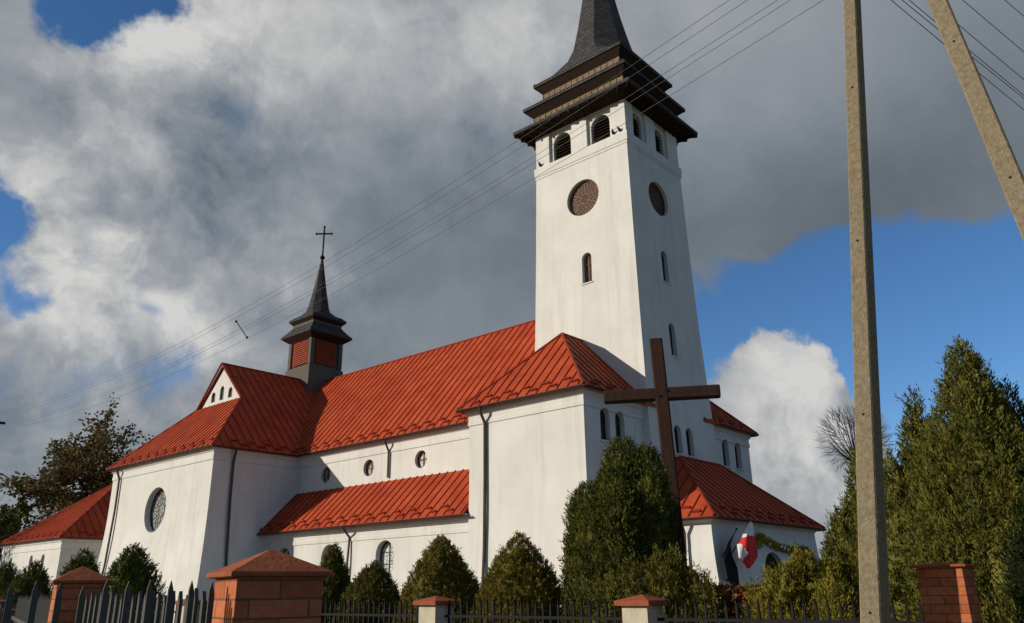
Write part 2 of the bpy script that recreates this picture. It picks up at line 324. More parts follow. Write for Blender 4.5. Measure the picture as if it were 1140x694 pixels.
def cut(o, cutter):
    co = cutter.build('cutter', None)
    md = o.modifiers.new('b', 'BOOLEAN'); md.operation = 'DIFFERENCE'; md.solver = 'EXACT'; md.object = co
    bpy.context.view_layer.update()
    dg = bpy.context.evaluated_depsgraph_get(); me = bpy.data.meshes.new_from_object(o.evaluated_get(dg))
    o.modifiers.clear(); old = o.data; o.data = me
    cm = co.data; bpy.data.objects.remove(co); bpy.data.meshes.remove(cm); bpy.data.meshes.remove(old)
    if len(me.materials) > 1:
        pass
    return o

# ------------------------------------------------------------------ setting: ground, street
S = 32.0
def U(x, y, z): return (S * x, S * y, S * z + 1.6)
def ZZ(z): return S * z + 1.6
g = MB(); g.add([(-600, -600, 0), (900, -600, 0), (900, 900, 0), (-600, 900, 0)], [(0, 1, 2, 3)])
tag(g.build('ground', M['grass']), kind='structure')
g = MB(); g.add([(3.2, -120, .004), (6.0, -120, .004), (6.0, 200, .004), (3.2, 200, .004)], [(0, 1, 2, 3)]); tag(g.build('road', M['asphalt']), kind='structure')
g = MB(); g.add([(12.6, -30, .004), (70, -30, .004), (70, 95, .004), (12.6, 95, .004)], [(0, 1, 2, 3)]); tag(g.build('bounce_paving', M['paving']), kind='structure')  # unseen pale paving, added to bounce sunlight onto the shaded walls
g = MB(); g.add([(6.14, -60, .10), (8.2, -60, .10), (8.2, 150, .10), (6.14, 150, .10)], [(0, 1, 2, 3)]); tag(g.build('pavement', M['paving']), kind='structure')
g = MB(); g.box(6.0, 6.14, -60, 150, -.1, .11); tag(g.build('kerb', M['kerb']), kind='structure')

# ------------------------------------------------------------------ church
church = empty('church', (S * 1.087, S * .7144, 0))
tag(church, 'white plastered church with red sheet metal roofs, tall dark spired tower and small roof turret', 'church')
INV = Matrix.Translation(-Vector(church.location))
def cp(mb, name, m, parent=None, smooth=False):
    o = mb.build(name, m, None, smooth)
    if parent is None:
        o.parent = church; o.matrix_parent_inverse = INV
    else:
        o.parent = parent
    return o
def prof(H, F, zf, cornice=True):
    P = []
    for k in range(11):
        z = zf * k / 10; P.append((z, F * (1 - k / 10) ** 2))
    if cornice:
        for dz, o in ((.82, 0), (.80, .05), (.62, .05), (.58, .03), (.36, .03), (.30, .10), (.16, .16), (.0, .17)):
            if H - dz > P[-1][0] + .01: P.append((H - dz, o))
    else: P.append((H, 0))
    return P
def offs(P, z):
    for (a, p), (b, q) in zip(P, P[1:]):
        if a <= z <= b: return p + (q - p) * (z - a) / (b - a)
    return P[-1][1]
def outline(kind, u, z0, z1, w):
    if kind == 'round':
        r = w / 2; zc = (z0 + z1) / 2
        return [(u + r * math.cos(2 * math.pi * k / 28), zc + r * math.sin(2 * math.pi * k / 28)) for k in range(28)]
    if kind == 'rect': return [(u - w / 2, z0), (u + w / 2, z0), (u + w / 2, z1), (u - w / 2, z1)]
    r = w / 2; zs = z1 - r
    return [(u - r, z0), (u + r, z0)] + [(u + r * math.cos(math.pi * k / 12), zs + r * math.sin(math.pi * k / 12)) for k in range(13)]
def mapper(face, w):
    if face == 'X': return lambda u, v, n: (w - n, u, v)
    return lambda u, v, n: (u, w - n, v)
def prism(mb, ol, fm, n0, n1, mi=0):
    mb.rings([[fm(u, v, n0) for u, v in ol], [fm(u, v, n1) for u, v in ol]], mi)
def inset(ol, d):
    cu = sum(p[0] for p in ol) / len(ol); u0 = min(p[0] for p in ol); u1 = max(p[0] for p in ol); v0 = min(p[1] for p in ol); v1 = max(p[1] for p in ol)
    cu, cv = (u0 + u1) / 2, (v0 + v1) / 2; su = 1 - 2 * d / (u1 - u0); sv = 1 - 2 * d / (v1 - v0)
    return [(cu + (u - cu) * su, cv + (v - cv) * sv) for u, v in ol]
def ringprism(mb, a, b, fm, n0, n1, mi=0):
    k = len(a); A0 = [fm(u, v, n0) for u, v in a]; A1 = [fm(u, v, n1) for u, v in a]; B0 = [fm(u, v, n0) for u, v in b]; B1 = [fm(u, v, n1) for u, v in b]
    vs = A0 + A1 + B0 + B1; fs = []
    for i in range(k):
        j = (i + 1) % k
        fs += [(i, j, k + j, k + i), (2 * k + i, 3 * k + i, 3 * k + j, 2 * k + j), (k + i, k + j, 3 * k + j, 3 * k + i), (i, 2 * k + i, 2 * k + j, j)]
    mb.add(vs, fs, mi)
def window(face, kind, u, z0, z1, w, wc, cutter, style='leaded', depth=.30, sill=True, parent=None):
    ol = outline(kind, u, z0, z1, w); fm = mapper(face, wc)
    prism(cutter, ol, fm, -depth - .18, 1.2)
    gm, fr = {'leaded': (M['glass'], M['frame']), 'pale': (M['paleglass'], M['frame']), 'sunlitrose': (M['sunlitrosyglass'], M['frame']), 'dark': (M['darkglass'], M['frame']), 'tan': (M['tanglass'], M['stoneframe']), 'browntan': (M['tanglass'], M['frame'])}[style]
    p = MB(); prism(p, inset(ol, -.015), fm, -depth - .03, -depth)
    wo_ = cp(p, 'window', gm)
    f = MB(); ringprism(f, inset(ol, -.01), inset(ol, .07), fm, -depth + .002, -depth + .06)
    def vb(a, b, t=.035):
        (ua, va), (ub, vb_) = a, b; d = Vector((ub - ua, vb_ - va)).normalized(); nx = Vector((-d.y, d.x)) * t / 2
        q = [(ua - nx.x, va - nx.y), (ua + nx.x, va + nx.y), (ub + nx.x, vb_ + nx.y), (ub - nx.x, vb_ - nx.y)]
        prism(f, q, fm, -depth + .004, -depth + (.016 if kind == 'round' and w > 1.6 else .045))
    zc = (z0 + z1) / 2
    if kind == 'round':
        r = w / 2
        if w > 1.6:
            for k in range(6):
                a = math.pi * k / 6 + .26 * 0; ca, sa = math.cos(a), math.sin(a)
                for sg in (1, -1): vb((u + sg * ca * .3 * r, zc + sg * sa * .3 * r), (u + sg * ca * r * .97, zc + sg * sa * r * .97), .05)
            cc = [(u + .3 * r * math.cos(2 * math.pi * k / 20), zc + .3 * r * math.sin(2 * math.pi * k / 20)) for k in range(20)]
            ringprism(f, cc, inset(cc, .05), fm, -depth + .006, -depth + .020)
            for k in range(6):
                a = math.pi * (k + .5) / 3
                ccx, ccz = u + .68 * r * math.cos(a), zc + .68 * r * math.sin(a)
                c2 = [(ccx + .22 * r * math.cos(2 * math.pi * q / 14), ccz + .22 * r * math.sin(2 * math.pi * q / 14)) for q in range(14)]
                ringprism(f, c2, inset(c2, .04), fm, -depth + .008, -depth + .018)
        else:
            vb((u, z0), (u, z1), .05); vb((u - w / 2, zc), (u + w / 2, zc), .05)
    else:
        vb((u, z0), (u, z1))
        nb = max(2, int((z1 - z0) / .55))
        for k in range(1, nb): vb((u - w / 2, z0 + (z1 - z0) * k / nb), (u + w / 2, z0 + (z1 - z0) * k / nb), .028)
    cpf = cp(f, 'window_frame', fr, wo_)
    if sill and kind != 'round':
        s_ = MB(); q = [(u - w / 2 - .06, z0 - .07), (u + w / 2 + .06, z0 - .07), (u + w / 2 + .06, z0 + .004), (u - w / 2 - .06, z0 + .004)]
        prism(s_, q, fm, -depth + .07, .07); cp(s_, 'window_sill', M['plaster'], wo_)
    return wo_

def roof(name, facets, parent=None, thick=.14, ridges=(), sp=.58, guard=True):
    """facets: list of (polygon of 3-D points, eave edge index pairs or None)."""
    mb = MB()
    for poly, eaves in facets:
        P = [Vector(p) for p in poly]; n = Vector((0, 0, 0))
        for i in range(len(P)): n += (P[i] - P[0]).cross(P[(i + 1) % len(P)] - P[0])
        n.normalize(); n = -n if n.z < 0 else n
        k = len(P); dn = Vector((0, 0, -thick)); vs = P + [p + dn for p in P]
        mb.add(vs, [tuple(range(k)), tuple(reversed(range(k, 2 * k)))] + [(i, (i + 1) % k, k + (i + 1) % k, k + i) for i in range(k)], 0)
        e = Vector((0, 0, 1)).cross(n).normalized(); s_ = n.cross(e).normalized()
        s_ = -s_ if s_.z > 0 else s_          # s_ runs downhill
        o = P[0]; uv = [((p - o).dot(e), (p - o).dot(s_)) for p in P]
        u0, u1 = min(q[0] for q in uv), max(q[0] for q in uv)
        cnt = int((u1 - u0) / sp); start = (u1 - u0 - cnt * sp) / 2
        for c in range(cnt + 1):
            u = u0 + start + c * sp + 1e-4; xs = []
            for i in range(k):
                (a, b), (c2, d2) = uv[i], uv[(i + 1) % k]
                if (a - u) * (c2 - u) < 0: xs.append(b + (d2 - b) * (u - a) / (c2 - a))
            xs.sort()
            for a, b in zip(xs[::2], xs[1::2]):
                if b - a > .12: mb.bar(o + e * u + s_ * (a + .02), o + e * u + s_ * (b - .0), .042, .042, n, 1)
                if guard and b - a > 1.1:
                    dd = .30 if c % 2 else .62; uu = u + sp * .5; q = o + e * uu + s_ * (b - dd)
                    if u0 + .5 < uu < u1 - .5: mb.bar(q - e * .19, q + e * .19, .10, .10, n, 1)
    for a, b in ridges: mb.tube([a, b], .075, 6, 1)
    o_ = mb.build(name, [M['red'], M['seam']])
    o_.parent = church; o_.matrix_parent_inverse = INV
    return o_
def gutter(a, b, parent=None):
    mb = MB(); a = Vector(a); b = Vector(b); d = (b - a).normalized(); side = d.cross(Vector((0, 0, 1))).normalized(); n = 8
    R_, r_ = .085, .07; ra, rb = [], []
    prof_ = [(R_ * math.cos(math.pi + math.pi * k / n), R_ * math.sin(math.pi + math.pi * k / n)) for k in range(n + 1)] + \
            [(r_ * math.cos(-math.pi * k / n), r_ * math.sin(-math.pi * k / n)) for k in range(n + 1)]
    mb.rings([[a + side * x + Vector((0, 0, z - .03)) for x, z in prof_], [b + side * x + Vector((0, 0, z - .03)) for x, z in prof_]])
    return cp(mb, 'gutter', M['gutter'])
def downpipe(pts, r=.06):
    mb = MB(); mb.tube(pts, r, 8)
    a = Vector(pts[-1]); b = Vector(pts[-2])
    L = (b - a).length
    for k in range(1, int(L / 2) + 1):
        q = a + (b - a) * (k * 2 / L)
        if k * 2 < L: mb.tube([q - Vector((0, 0, .03)), q + Vector((0, 0, .03))], r * 1.3, 8)
    o = cp(mb, 'downpipe', M['pipe'], smooth=False)
    return o

ZE = ZZ(.2555)          # main eaves
XC = S * 1.087; YC = S * .7144
# --- nave
NX0, NX1 = S * .912, S * 1.262
P = prof(ZE, 0, 2, True); mb = MB(); mb.rect_loft(P, NX0, NX1, S * .80, S * 1.85)
nave = cp(mb, 'nave_wall', M['plaster']); c = MB()
for yy in (1.2735, 1.1455, 1.0074): window('X', 'round', S * yy, ZZ(.2093) - .48, ZZ(.2093) + .48, .96, NX0, c, 'sunlitrose' if yy < 1.2 else 'leaded', .24)  # window in the transept's shadow gets duller glass than the sunlit pair
cut(nave, c)
ex, rz, ez = .8985, .472, .2548
roof('nave_roof', [([U(ex, .80, ez), U(ex, 1.80, ez), U(1.087, 1.80, rz), U(1.087, .80, rz)], 1),
                   ([U(2.174 - ex, .80, ez), U(2.174 - ex, 1.80, ez), U(1.087, 1.80, rz), U(1.087, .80, rz)], 1)], ridges=[(U(1.087, .80, rz), U(1.087, 1.80, rz))])
gutter(U(ex - .001, .838, ez), U(ex - .001, 1.357, ez))
yv = 1.0884
downpipe([(S * ex, S * yv, ZE - .05), (S * ex + .05, S * yv, ZE - .25), (NX0 - .09, S * yv, ZE - .75), (NX0 - .09, S * yv, ZZ(.186))])
# --- aisles
AX = S * .852; AZ = ZZ(.104)
P = prof(AZ, .25, 3.6); mb = MB(); mb.rect_loft(P, AX, NX0 + .6, S * .832, S * 1.40)
ai = cp(mb, 'aisle_wall', M['plaster']); c = MB()
for yy in (1.302, 1.166, 1.0205, .892): window('X', 'arch', S * yy, 1.15, ZZ(.0765), 1.4, AX - offs(P, 3.0), c, 'pale', .36)
cut(ai, c)
roof('aisle_roof', [([U(.834, .829, .104), U(.834, 1.40, .104), U(.9145, 1.40, .1835), U(.9145, .829, .1835)], 1)])
gutter(U(.833, .822, .104), U(.833, 1.366, .104))
yv = 1.1084
downpipe([(S * .834, S * yv, AZ - .05), (S * .834 + .05, S * yv, AZ - .2), (AX - .1, S * yv, AZ - .6), (AX - .1, S * yv, 4.0), (AX - .34, S * yv, .1)])
mb = MB(); mb.rect_loft(prof(AZ, .25, 3.6), NX1 - .6, S * 2.174 - AX, S * .832, S * 1.40); cp(mb, 'aisle_wall', M['plaster'])
roof('aisle_roof', [([U(1.34, .829, .104), U(1.34, 1.40, .104), U(1.2595, 1.40, .1835), U(1.2595, .829, .1835)], 1)])
# --- transept
TX0, TX1, TY0, TY1 = S * .732, S * 1.442, S * 1.366, S * 1.782
P = prof(ZE, .62, 7.2); mb = MB(); mb.rect_loft(P, TX0, TX1, TY0, TY1)
tr = cp(mb, 'transept_wall', M['plaster']); c = MB()
zc = ZZ(.155); window('X', 'round', S * 1.5695, zc - 1.38, zc + 1.38, 2.76, TX0 - offs(P, zc), c, 'leaded', .42)
cut(tr, c)
x0, x1, y0, y1, ym, gz, gx = .7205, 1.4535, 1.3545, 1.7935, 1.574, .3836, .8425
yA = y0 + (gz - ez) * (ym - y0) / (rz - ez); yB = 2 * ym - yA; gx2 = 2.174 - gx; ov = .011
roof('transept_roof', [
    ([U(x0, y0, ez), U(x1, y0, ez), U(gx2, yA, gz), U(gx2 + ov, ym, rz), U(gx - ov, ym, rz), U(gx - ov * .9, yA, gz), U(gx, yA, gz)][:0] or
     [U(x0, y0, ez), U(x1, y0, ez), U(gx2, yA, gz), U(gx2, ym, rz), U(gx, ym, rz), U(gx, yA, gz)], 1),
    ([U(x0, y1, ez), U(x1, y1, ez), U(gx2, yB, gz), U(gx2, ym, rz), U(gx, ym, rz), U(gx, yB, gz)], 1),
    ([U(x0, y0, ez), U(x0, y1, ez), U(gx, yB, gz), U(gx, yA, gz)], 1),
    ([U(x1, y0, ez), U(x1, y1, ez), U(gx2, yB, gz), U(gx2, yA, gz)], 1)],
    ridges=[(U(gx - .004, ym, rz), U(gx2, ym, rz)), (U(x0, y0, ez), U(gx, yA, gz)), (U(x0, y1, ez), U(gx, yB, gz)),
            (U(gx - .002, yA, gz), U(gx - .004, ym, rz)), (U(gx - .002, yB, gz), U(gx - .004, ym, rz))])
gutter(U(x0 - .001, y0, ez), U(x0 - .001, y1, ez)); gutter(U(x0, y0 - .001, ez), U(.90, y0 - .001, ez))
gm = MB(); xg = S * gx + .10
tri = [(S * yA + .12, ZZ(gz) - .25), (S * yB - .12, ZZ(gz) - .25), (S * ym, ZZ(rz) - .30)]
gm.rings([[(xg, a, b) for a, b in tri], [(xg + .9, a, b) for a, b in tri]])
ga = cp(gm, 'gablet_wall', M['plaster']); c = MB()
for yy, h in ((1.608, .72), (1.573, .98), (1.538, .72)): window('X', 'arch', S * yy, ZZ(.3915), ZZ(.3915) + h, .52, xg, c, 'leaded', .14, False)
cut(ga, c)
yy = 1.744; yo = S * yy
downpipe([(S * x0, yo, ZE - .05), (S * x0 + .05, yo, ZE - .3), (TX0 - .12, yo, ZE - .8), (TX0 - .12, yo - .02, 7.0), (TX0 - .26, yo - .06, 3.6), (TX0 - .5, yo - .1, 1.2), (TX0 - .7, yo - .1, .1)], .075)
xo = S * .7695
downpipe([(xo, S * y0, ZE - .05), (xo, S * y0 + .05, ZE - .3), (xo + .02, TY0 - .12, ZE - .8), (xo + .04, TY0 - .12, 7.0), (xo + .1, TY0 - .26, 3.6), (xo + .15, TY0 - .7, .1)], .075)
# --- chancel and sacristy
mb = MB(); mb.rect_loft(prof(ZZ(.17), 0, 2), S * .95, S * 1.224, S * 1.78, S * 2.30); cp(mb, 'chancel_wall', M['plaster'])
roof('chancel_roof', [([U(.94, 1.78, .168), U(.94, 2.31, .168), U(1.087, 2.15, .30), U(1.087, 1.78, .30)], 1),
                      ([U(1.234, 1.78, .168), U(1.234, 2.31, .168), U(1.087, 2.15, .30), U(1.087, 1.78, .30)], 1)], guard=False)
P = prof(ZZ(.1245), .5, 3.6); mb = MB(); SX, SY0, SY1 = S * .724, S * 1.985, S * 2.365
mb.rect_loft(P, SX, S * 1.30, SY0, SY1); sa = cp(mb, 'sacristy_wall', M['plaster']); c = MB()
for yy in (2.082, 2.155, 2.29): window('X', 'arch', S * yy, 2.1, ZZ(.091), .62, SX - offs(P, 3.4), c, 'dark', .28)
cut(sa, c)
sx0, sy0, sy1, sz = .7135, 1.9735, 2.3765, .1245; sm = (sy0 + sy1) / 2; sr = sm - sy0; srz = sz + sr * .80
roof('sacristy_roof', [([U(sx0, sy0, sz), U(sx0, sy1, sz), U(sx0 + sr, sm, srz)], 1),
                       ([U(sx0, sy0, sz), U(1.31, sy0, sz), U(1.31, sm, srz), U(sx0 + sr, sm, srz)], 1),
                       ([U(sx0, sy1, sz), U(1.31, sy1, sz), U(1.31, sm, srz), U(sx0 + sr, sm, srz)], 1)],
     ridges=[(U(sx0, sy0, sz), U(sx0 + sr, sm, srz)), (U(sx0, sy1, sz), U(sx0 + sr, sm, srz))])
gutter(U(sx0 - .001, sy0, sz), U(sx0 - .001, sy1, sz)); gutter(U(sx0, sy0 - .001, sz), U(.95, sy0 - .001, sz))
# --- stair blocks either side of the tower
for mir in (0, 1):
    f = (lambda x: x) if not mir else (lambda x: 2.174 - x)
    P = prof(ZE, .24, 6.5); mb = MB(); xa, xb = sorted((f(.8435), f(1.02)))
    BY = S * .6145
    mb.rect_loft(P, S * xa, S * xb, BY, S * .826); blk = cp(mb, 'stair_block_wall', M['plaster']); c = MB()
    for xx in ((.8915, .9275) if not mir else (1.2405, 1.286)):
        window('Y', 'arch', S * xx, ZZ(.1885), ZZ(.2335), .72, BY - offs(P, ZZ(.21)), c, 'dark', .30)
    cut(blk, c)
    e0, ya, yb = .829, .6025, .838; az = .3745; ax = .94; ay = .72
    roof('stair_block_roof', [([U(f(e0), ya, ez), U(f(e0), yb, ez), U(f(ax), ay, az)], 1),
        ([U(f(e0), ya, ez), U(f(1.02), ya, ez), U(f(1.02), ay, az), U(f(ax), ay, az)], 1),
        ([U(f(e0), yb, ez), U(f(1.02), yb, ez), U(f(1.02), ay, az), U(f(ax), ay, az)], 1)],
        ridges=[(U(f(e0), ya, ez), U(f(ax), ay, az)), (U(f(e0), yb, ez), U(f(ax), ay, az)), (U(f(ax), ay, az), U(f(1.0), ay, az))])
    gutter(U(f(e0 - .001), ya, ez), U(f(e0 - .001), yb, ez)); gutter(U(f(e0), ya - .001, ez), U(f(.975), ya - .001, ez))
yv = .7917
bx = S * .8435
downpipe([(S * .829, S * yv, ZE - .05), (S * .829 + .05, S * yv, ZE - .3), (bx - .1, S * yv, ZE - .8), (bx - .1, S * yv, 6.5), (bx - .15, S * yv, 3.4), (bx - .34, S * yv, .1)], .07)
# --- tower
def tw(z):          # half widths of the battered shaft at relative height z
    for (a, p), (b, q) in zip(TWP, TWP[1:]):
        if a <= z <= b: return p + (q - p) * (z - a) / (b - a)
    return TWP[-1][1]
TWP = [(-.06, .1165), (.10, .1105), (.20, .1075), (.28, .1045), (.40, .1000), (.55, .0965), (.704, .0938), (.9, .0938)]
def trect(w, z): return [U(1.087 - (w - .0068), .7144 - (w + .0042), z), U(1.087 + (w - .0068), .7144 - (w + .0042), z), U(1.087 + (w - .0068), .7144 + (w + .0042), z), U(1.087 - (w - .0068), .7144 + (w + .0042), z)]
mb = MB()
zs = [(-.05, 0), (.05, 0), (.12, 0), (.2, 0), (.28, 0), (.4, 0), (.55, 0), (.6995, 0), (.7, .0010), (.7045, .0012), (.705, .0022), (.7205, .0026), (.7225, .0018), (.723, -.0006), (.7885, -.0006)]
mb.rings([trect(tw(z) + o, z) for z, o in zs]); tower = cp(mb, 'tower_wall', M['plaster'])
def tX(z): return S * (1.087 - (tw(z) - .0068))
def tY(z): return S * (.7144 - (tw(z) + .0042))
c = MB()
window('X', 'round', S * .7105, ZZ(.630) - 1.07, ZZ(.630) + 1.07, 2.14, tX(.63), c, 'tan', .26)
window('X', 'arch', S * .7068, ZZ(.472), ZZ(.5256), .62, tX(.5), c, 'tan', .26)
window('Y', 'round', S * 1.0868, ZZ(.6268) - 1.07, ZZ(.6268) + 1.07, 2.0, tY(.627), c, 'browntan', .26)
window('Y', 'arch', S * 1.0859, ZZ(.472), ZZ(.529), .60, tY(.5), c, 'dark', .28)
window('Y', 'arch', S * 1.0858, ZZ(.3457), ZZ(.4016), .60, tY(.374), c, 'dark', .28)
for xx in (1.0665, 1.1015): window('Y', 'arch', S * xx, ZZ(.1885), ZZ(.2325), .68, tY(.21), c, 'dark', .28)
bxp = S * (1.087 - (.0932 - .0068)); byp = S * (.7144 - (.0932 + .0042))
pan = MB(); lou = []
for face, us, hw, ow, wc in (('X', (.6715, .7555), .0258, 1.26, bxp), ('Y', (1.0455, 1.1165), .0205, .96, byp)):
    for u in us:
        fm = mapper(face, wc)
        prism(pan, outline('rect', S * u, ZZ(.7235), ZZ(.7865), S * hw * 2), fm, -.17, 1)
        lou.append((face, u, ow, wc))
cut(tower, pan)
for face, u, ow, wc in lou:
    fm = mapper(face, wc - (-.17)); ol = outline('arch', S * u, ZZ(.7268), ZZ(.7785), ow)
    prism(c, ol, fm, -.5, .10)
    l = MB(); prism(l, inset(ol, -.01), fm, -.36, -.34)
    lo = cp(l, 'belfry_louvre', M['wood'])
    f_ = MB(); z = ZZ(.7268) + .08; r = ow / 2
    while z < ZZ(.7785) - .06:
        zs_ = ZZ(.7785) - r; hw_ = r if z < zs_ else math.sqrt(max(r * r - (z - zs_) ** 2, .001))
        a, b = S * u - hw_, S * u + hw_
        f_.rings([[fm(a, z + .06, -.32), fm(b, z + .06, -.32), fm(b, z - .08, -.12), fm(a, z - .08, -.12)], [fm(a, z + .09, -.32), fm(b, z + .09, -.32), fm(b, z - .05, -.12), fm(a, z - .05, -.12)]])
        z += .19
    cp(f_, 'louvre_slats', M['wood'], lo)
cut(tower, c)
def tier(we, ze, wi, zi, wt, zt, m_under, name='eaves_tier'):
    mb = MB()
    mb.rings([trect(wi, zi), trect(we - .002, ze - .004)], 1, False)
    mb.rings([trect(we - .002, ze - .004), trect(we, ze - .0035), trect(we + .0004, ze + .0025), trect(we - .004, ze + .005), trect(wt, zt)], 0, False)
    return cp(mb, name, [M['shingle'], m_under])
def stage(w, z0, z1):
    mb = MB(); mb.rings([trect(w, z0), trect(w, z1)])
    for q in range(4):
        A = Vector(trect(w, z0)[q]); B = Vector(trect(w, z0)[(q + 1) % 4]); d = (B - A).normalized(); nn = Vector((d.y, -d.x, 0)); n = int((B - A).length / .42)
        for k in range(n + 1):
            p = A + (B - A) * (k / n); mb.bar(p - Vector((0, 0, .02)), p + Vector((0, 0, S * (z1 - z0))), .05, .035, nn)
    return cp(mb, 'tower_stage', M['tanwood'])
tier(.1225, .7965, .0925, .7855, .093, .815, M['wood']); stage(.0945, .806, .830)
tier(.1090, .8465, .0925, .828, .080, .865, M['wood']); stage(.0815, .857, .883)
tier(.0945, .9000, .0795, .8810, .075, .914, M['wood'])
# timber brackets under the lowest eave
b = MB()
for q in range(4):
    A = Vector(trect(.094, .787)[q]); B = Vector(trect(.094, .787)[(q + 1) % 4]); E0 = Vector(trect(.1215, .7915)[q]); E1 = Vector(trect(.1215, .7915)[(q + 1) % 4])
    for k in range(13):
        t = k / 12; b.bar(A.lerp(B, t) - Vector((0, 0, .10)), E0.lerp(E1, t) - Vector((0, 0, .10)), .10, .12, (0, 0, 1))
cp(b, 'eave_rafters', M['wood'])
def oct_ring(a, z, y0, x0=1.087, sq=0.0, asx=0.0, asy=0.0):
    """octagon of apothem a; sq=1 is the full square."""
    h = a * (math.tan(math.pi / 8) * (1 - sq) + .985 * sq); ax_, ay_ = a + asx, a + asy
    pts = [(-ax_, h), (-ax_, -h), (-h, -ay_), (h, -ay_), (ax_, -h), (ax_, h), (h, ay_), (-h, ay_)]
    return [U(x0 + p[0], y0 + p[1], z) for p in pts]
mb = MB(); mb.rings([oct_ring(.0925, .902, .7144, sq=1, asx=-.0068, asy=.0042), oct_ring(.076, .917, .7144, sq=.75, asx=-.004, asy=.002), oct_ring(.0645, .937, .7144, sq=.15),
    oct_ring(.057, .962, .7144), oct_ring(.0485, 1.0, .7144), oct_ring(.0385, 1.05, .7144), oct_ring(.0285, 1.11, .7144), oct_ring(.016, 1.2, .7144), oct_ring(.004, 1.30, .7144)])
cp(mb, 'tower_spire', M['shingle'])
mb = MB(); mb.tube([U(1.087, .7144, 1.30), U(1.087, .7144, 1.42)], .06); mb.box(XC - .04, XC + .04, YC - .7, YC + .7, ZZ(1.38), ZZ(1.38) + .09); mb.sphere(U(1.087, .7144, 1.305), .3)
cp(mb, 'tower_cross', M['iron'])
# --- porch
P = prof(ZZ(.0845), .75, 4.0); PY = S * .4885; PX0, PX1 = S * .927, S * 1.254
mb = MB(); mb.rect_loft(P, PX0, PX1, PY, S * .618); po = cp(mb, 'porch_wall', M['plaster']); c = MB()
window('Y', 'arch', S * 1.224, .9, ZZ(.052), .95, PY - offs(P, 2.4), c, 'dark', .3)
window('Y', 'arch', S * .957 + .15, .9, ZZ(.012), .6, PY - offs(P, 1.6), c, 'dark', .3)
ol = outline('arch', S * 1.0905, .15, 3.0, 2.2); prism(c, ol, mapper('Y', PY - .2), -1.0, 1)
cut(po, c)
d = MB(); prism(d, inset(ol, -.01), mapper('Y', PY), -.25, -.17); do = cp(d, 'door', M['crosswood'])
d = MB(); fmd = mapper('Y', PY)
for k in range(-4, 5): prism(d, outline('rect', S * 1.0905 + k * .24, .2, 2.75 - abs(k) * .12, .03), fmd, -.168, -.15)
cp(d, 'door_battens', M['crosswood'], do)
d = MB(); d.tube([fmd(S * 1.0905 - .12, 1.15, -.12), fmd(S * 1.0905 + .02, 1.15, -.12)], .02); cp(d, 'door_handle', M['iron'], do)
px0, px1, py, pz, pr = .9145, 1.2665, .4765, .0825, .178
rx0, rx1, ry = 1.030, 1.151, .583
roof('porch_roof', [([U(px0, py, pz), U(px1, py, pz), U(rx1, ry, pr), U(rx0, ry, pr)], 1),
    ([U(px0, py, pz), U(px0, .64, pz), U(rx0 + .02, .64, pr + .02), U(rx0, ry, pr)][:2] + [U(rx0, .64, pr), U(rx0, ry, pr)], 1),
    ([U(px1, py, pz), U(px1, .64, pz), U(rx1, .64, pr), U(rx1, ry, pr)], 1),
    ([U(rx0, ry, pr), U(rx1, ry, pr), U(rx1, .64, pr + .004), U(rx0, .64, pr + .004)], 1)],
    ridges=[(U(px0, py, pz), U(rx0, ry, pr)), (U(px1, py, pz), U(rx1, ry, pr)), (U(rx0, ry, pr), U(rx1, ry, pr))])
gutter(U(px0 - .001, py, pz), U(px0 - .001, .62, pz)); gutter(U(px0, py - .001, pz), U(px1, py - .001, pz))
yv = .524; yo = S * yv
downpipe([(S * px0, yo, ZZ(pz) - .05), (S * px0 + .05, yo, ZZ(pz) - .2), (PX0 - .14, yo, ZZ(pz) - .6), (PX0 - .2, yo, 3.0), (PX0 - .8, yo, .1)])
# --- turret over the crossing
YT = 1.59
def tring(w, z): return [U(1.087 - w, YT - w, z), U(1.087 + w, YT - w, z), U(1.087 + w, YT + w, z), U(1.087 - w, YT + w, z)]
mb = MB(); mb.rings([tring(.052, .40), tring(.0485, .498), tring(.0485, .503), tring(.043, .508)]); tu = cp(mb, 'turret_base', M['greywood'])
mb = MB(); mb.rings([tring(.0405, .50), tring(.0405, .585)]); tb = cp(mb, 'turret_wall', M['greywood'])
for sx in (-1, 1):
    for sy in (-1, 1):
        mb = MB(); X_, Y_ = S * (1.087 + sx * .0405), S * (YT + sy * .0405); mb.box(X_ - .17, X_ + .17, Y_ - .17, Y_ + .17, ZZ(.508), ZZ(.583)); cp(mb, 'corner_post', M['greywood'], tb)
for face, wc in (('X', S * (1.087 - .0405)), ('Y', S * (YT - .0405))):
    u = S * (YT if face == 'X' else 1.087); fm = mapper(face, wc); mb = MB(); z = ZZ(.512)
    while z < ZZ(.575):
        a, b_ = u - S * .030, u + S * .030
        mb.rings([[fm(a, z, .10), fm(b_, z, .10), fm(b_, z + .17, .0), fm(a, z + .17, .0)], [fm(a, z, .13), fm(b_, z, .13), fm(b_, z + .17, .03), fm(a, z + .17, .03)]])
        z += .155
    cp(mb, 'turret_louvre', M['redwood'], tb)
mb = MB(); mb.rings([tring(.0435, .570), tring(.0605, .583)], 1, False); mb.rings([tring(.0605, .583), tring(.0612, .5835), tring(.0612, .588), tring(.053, .597), tring(.041, .613)], 0, False)
cp(mb, 'turret_eave', [M['shingle'], M['wood']])
mb = MB(); mb.rings([tring(.0415, .605), tring(.0415, .623)]); cp(mb, 'turret_band', M['greywood'])
mb = MB(); mb.rings([tring(.041, .618), tring(.0490, .626)], 1, False); mb.rings([tring(.0490, .626), tring(.0497, .627), tring(.0497, .631), tring(.0400, .640)], 0, False)
cp(mb, 'turret_eave', [M['shingle'], M['wood']])
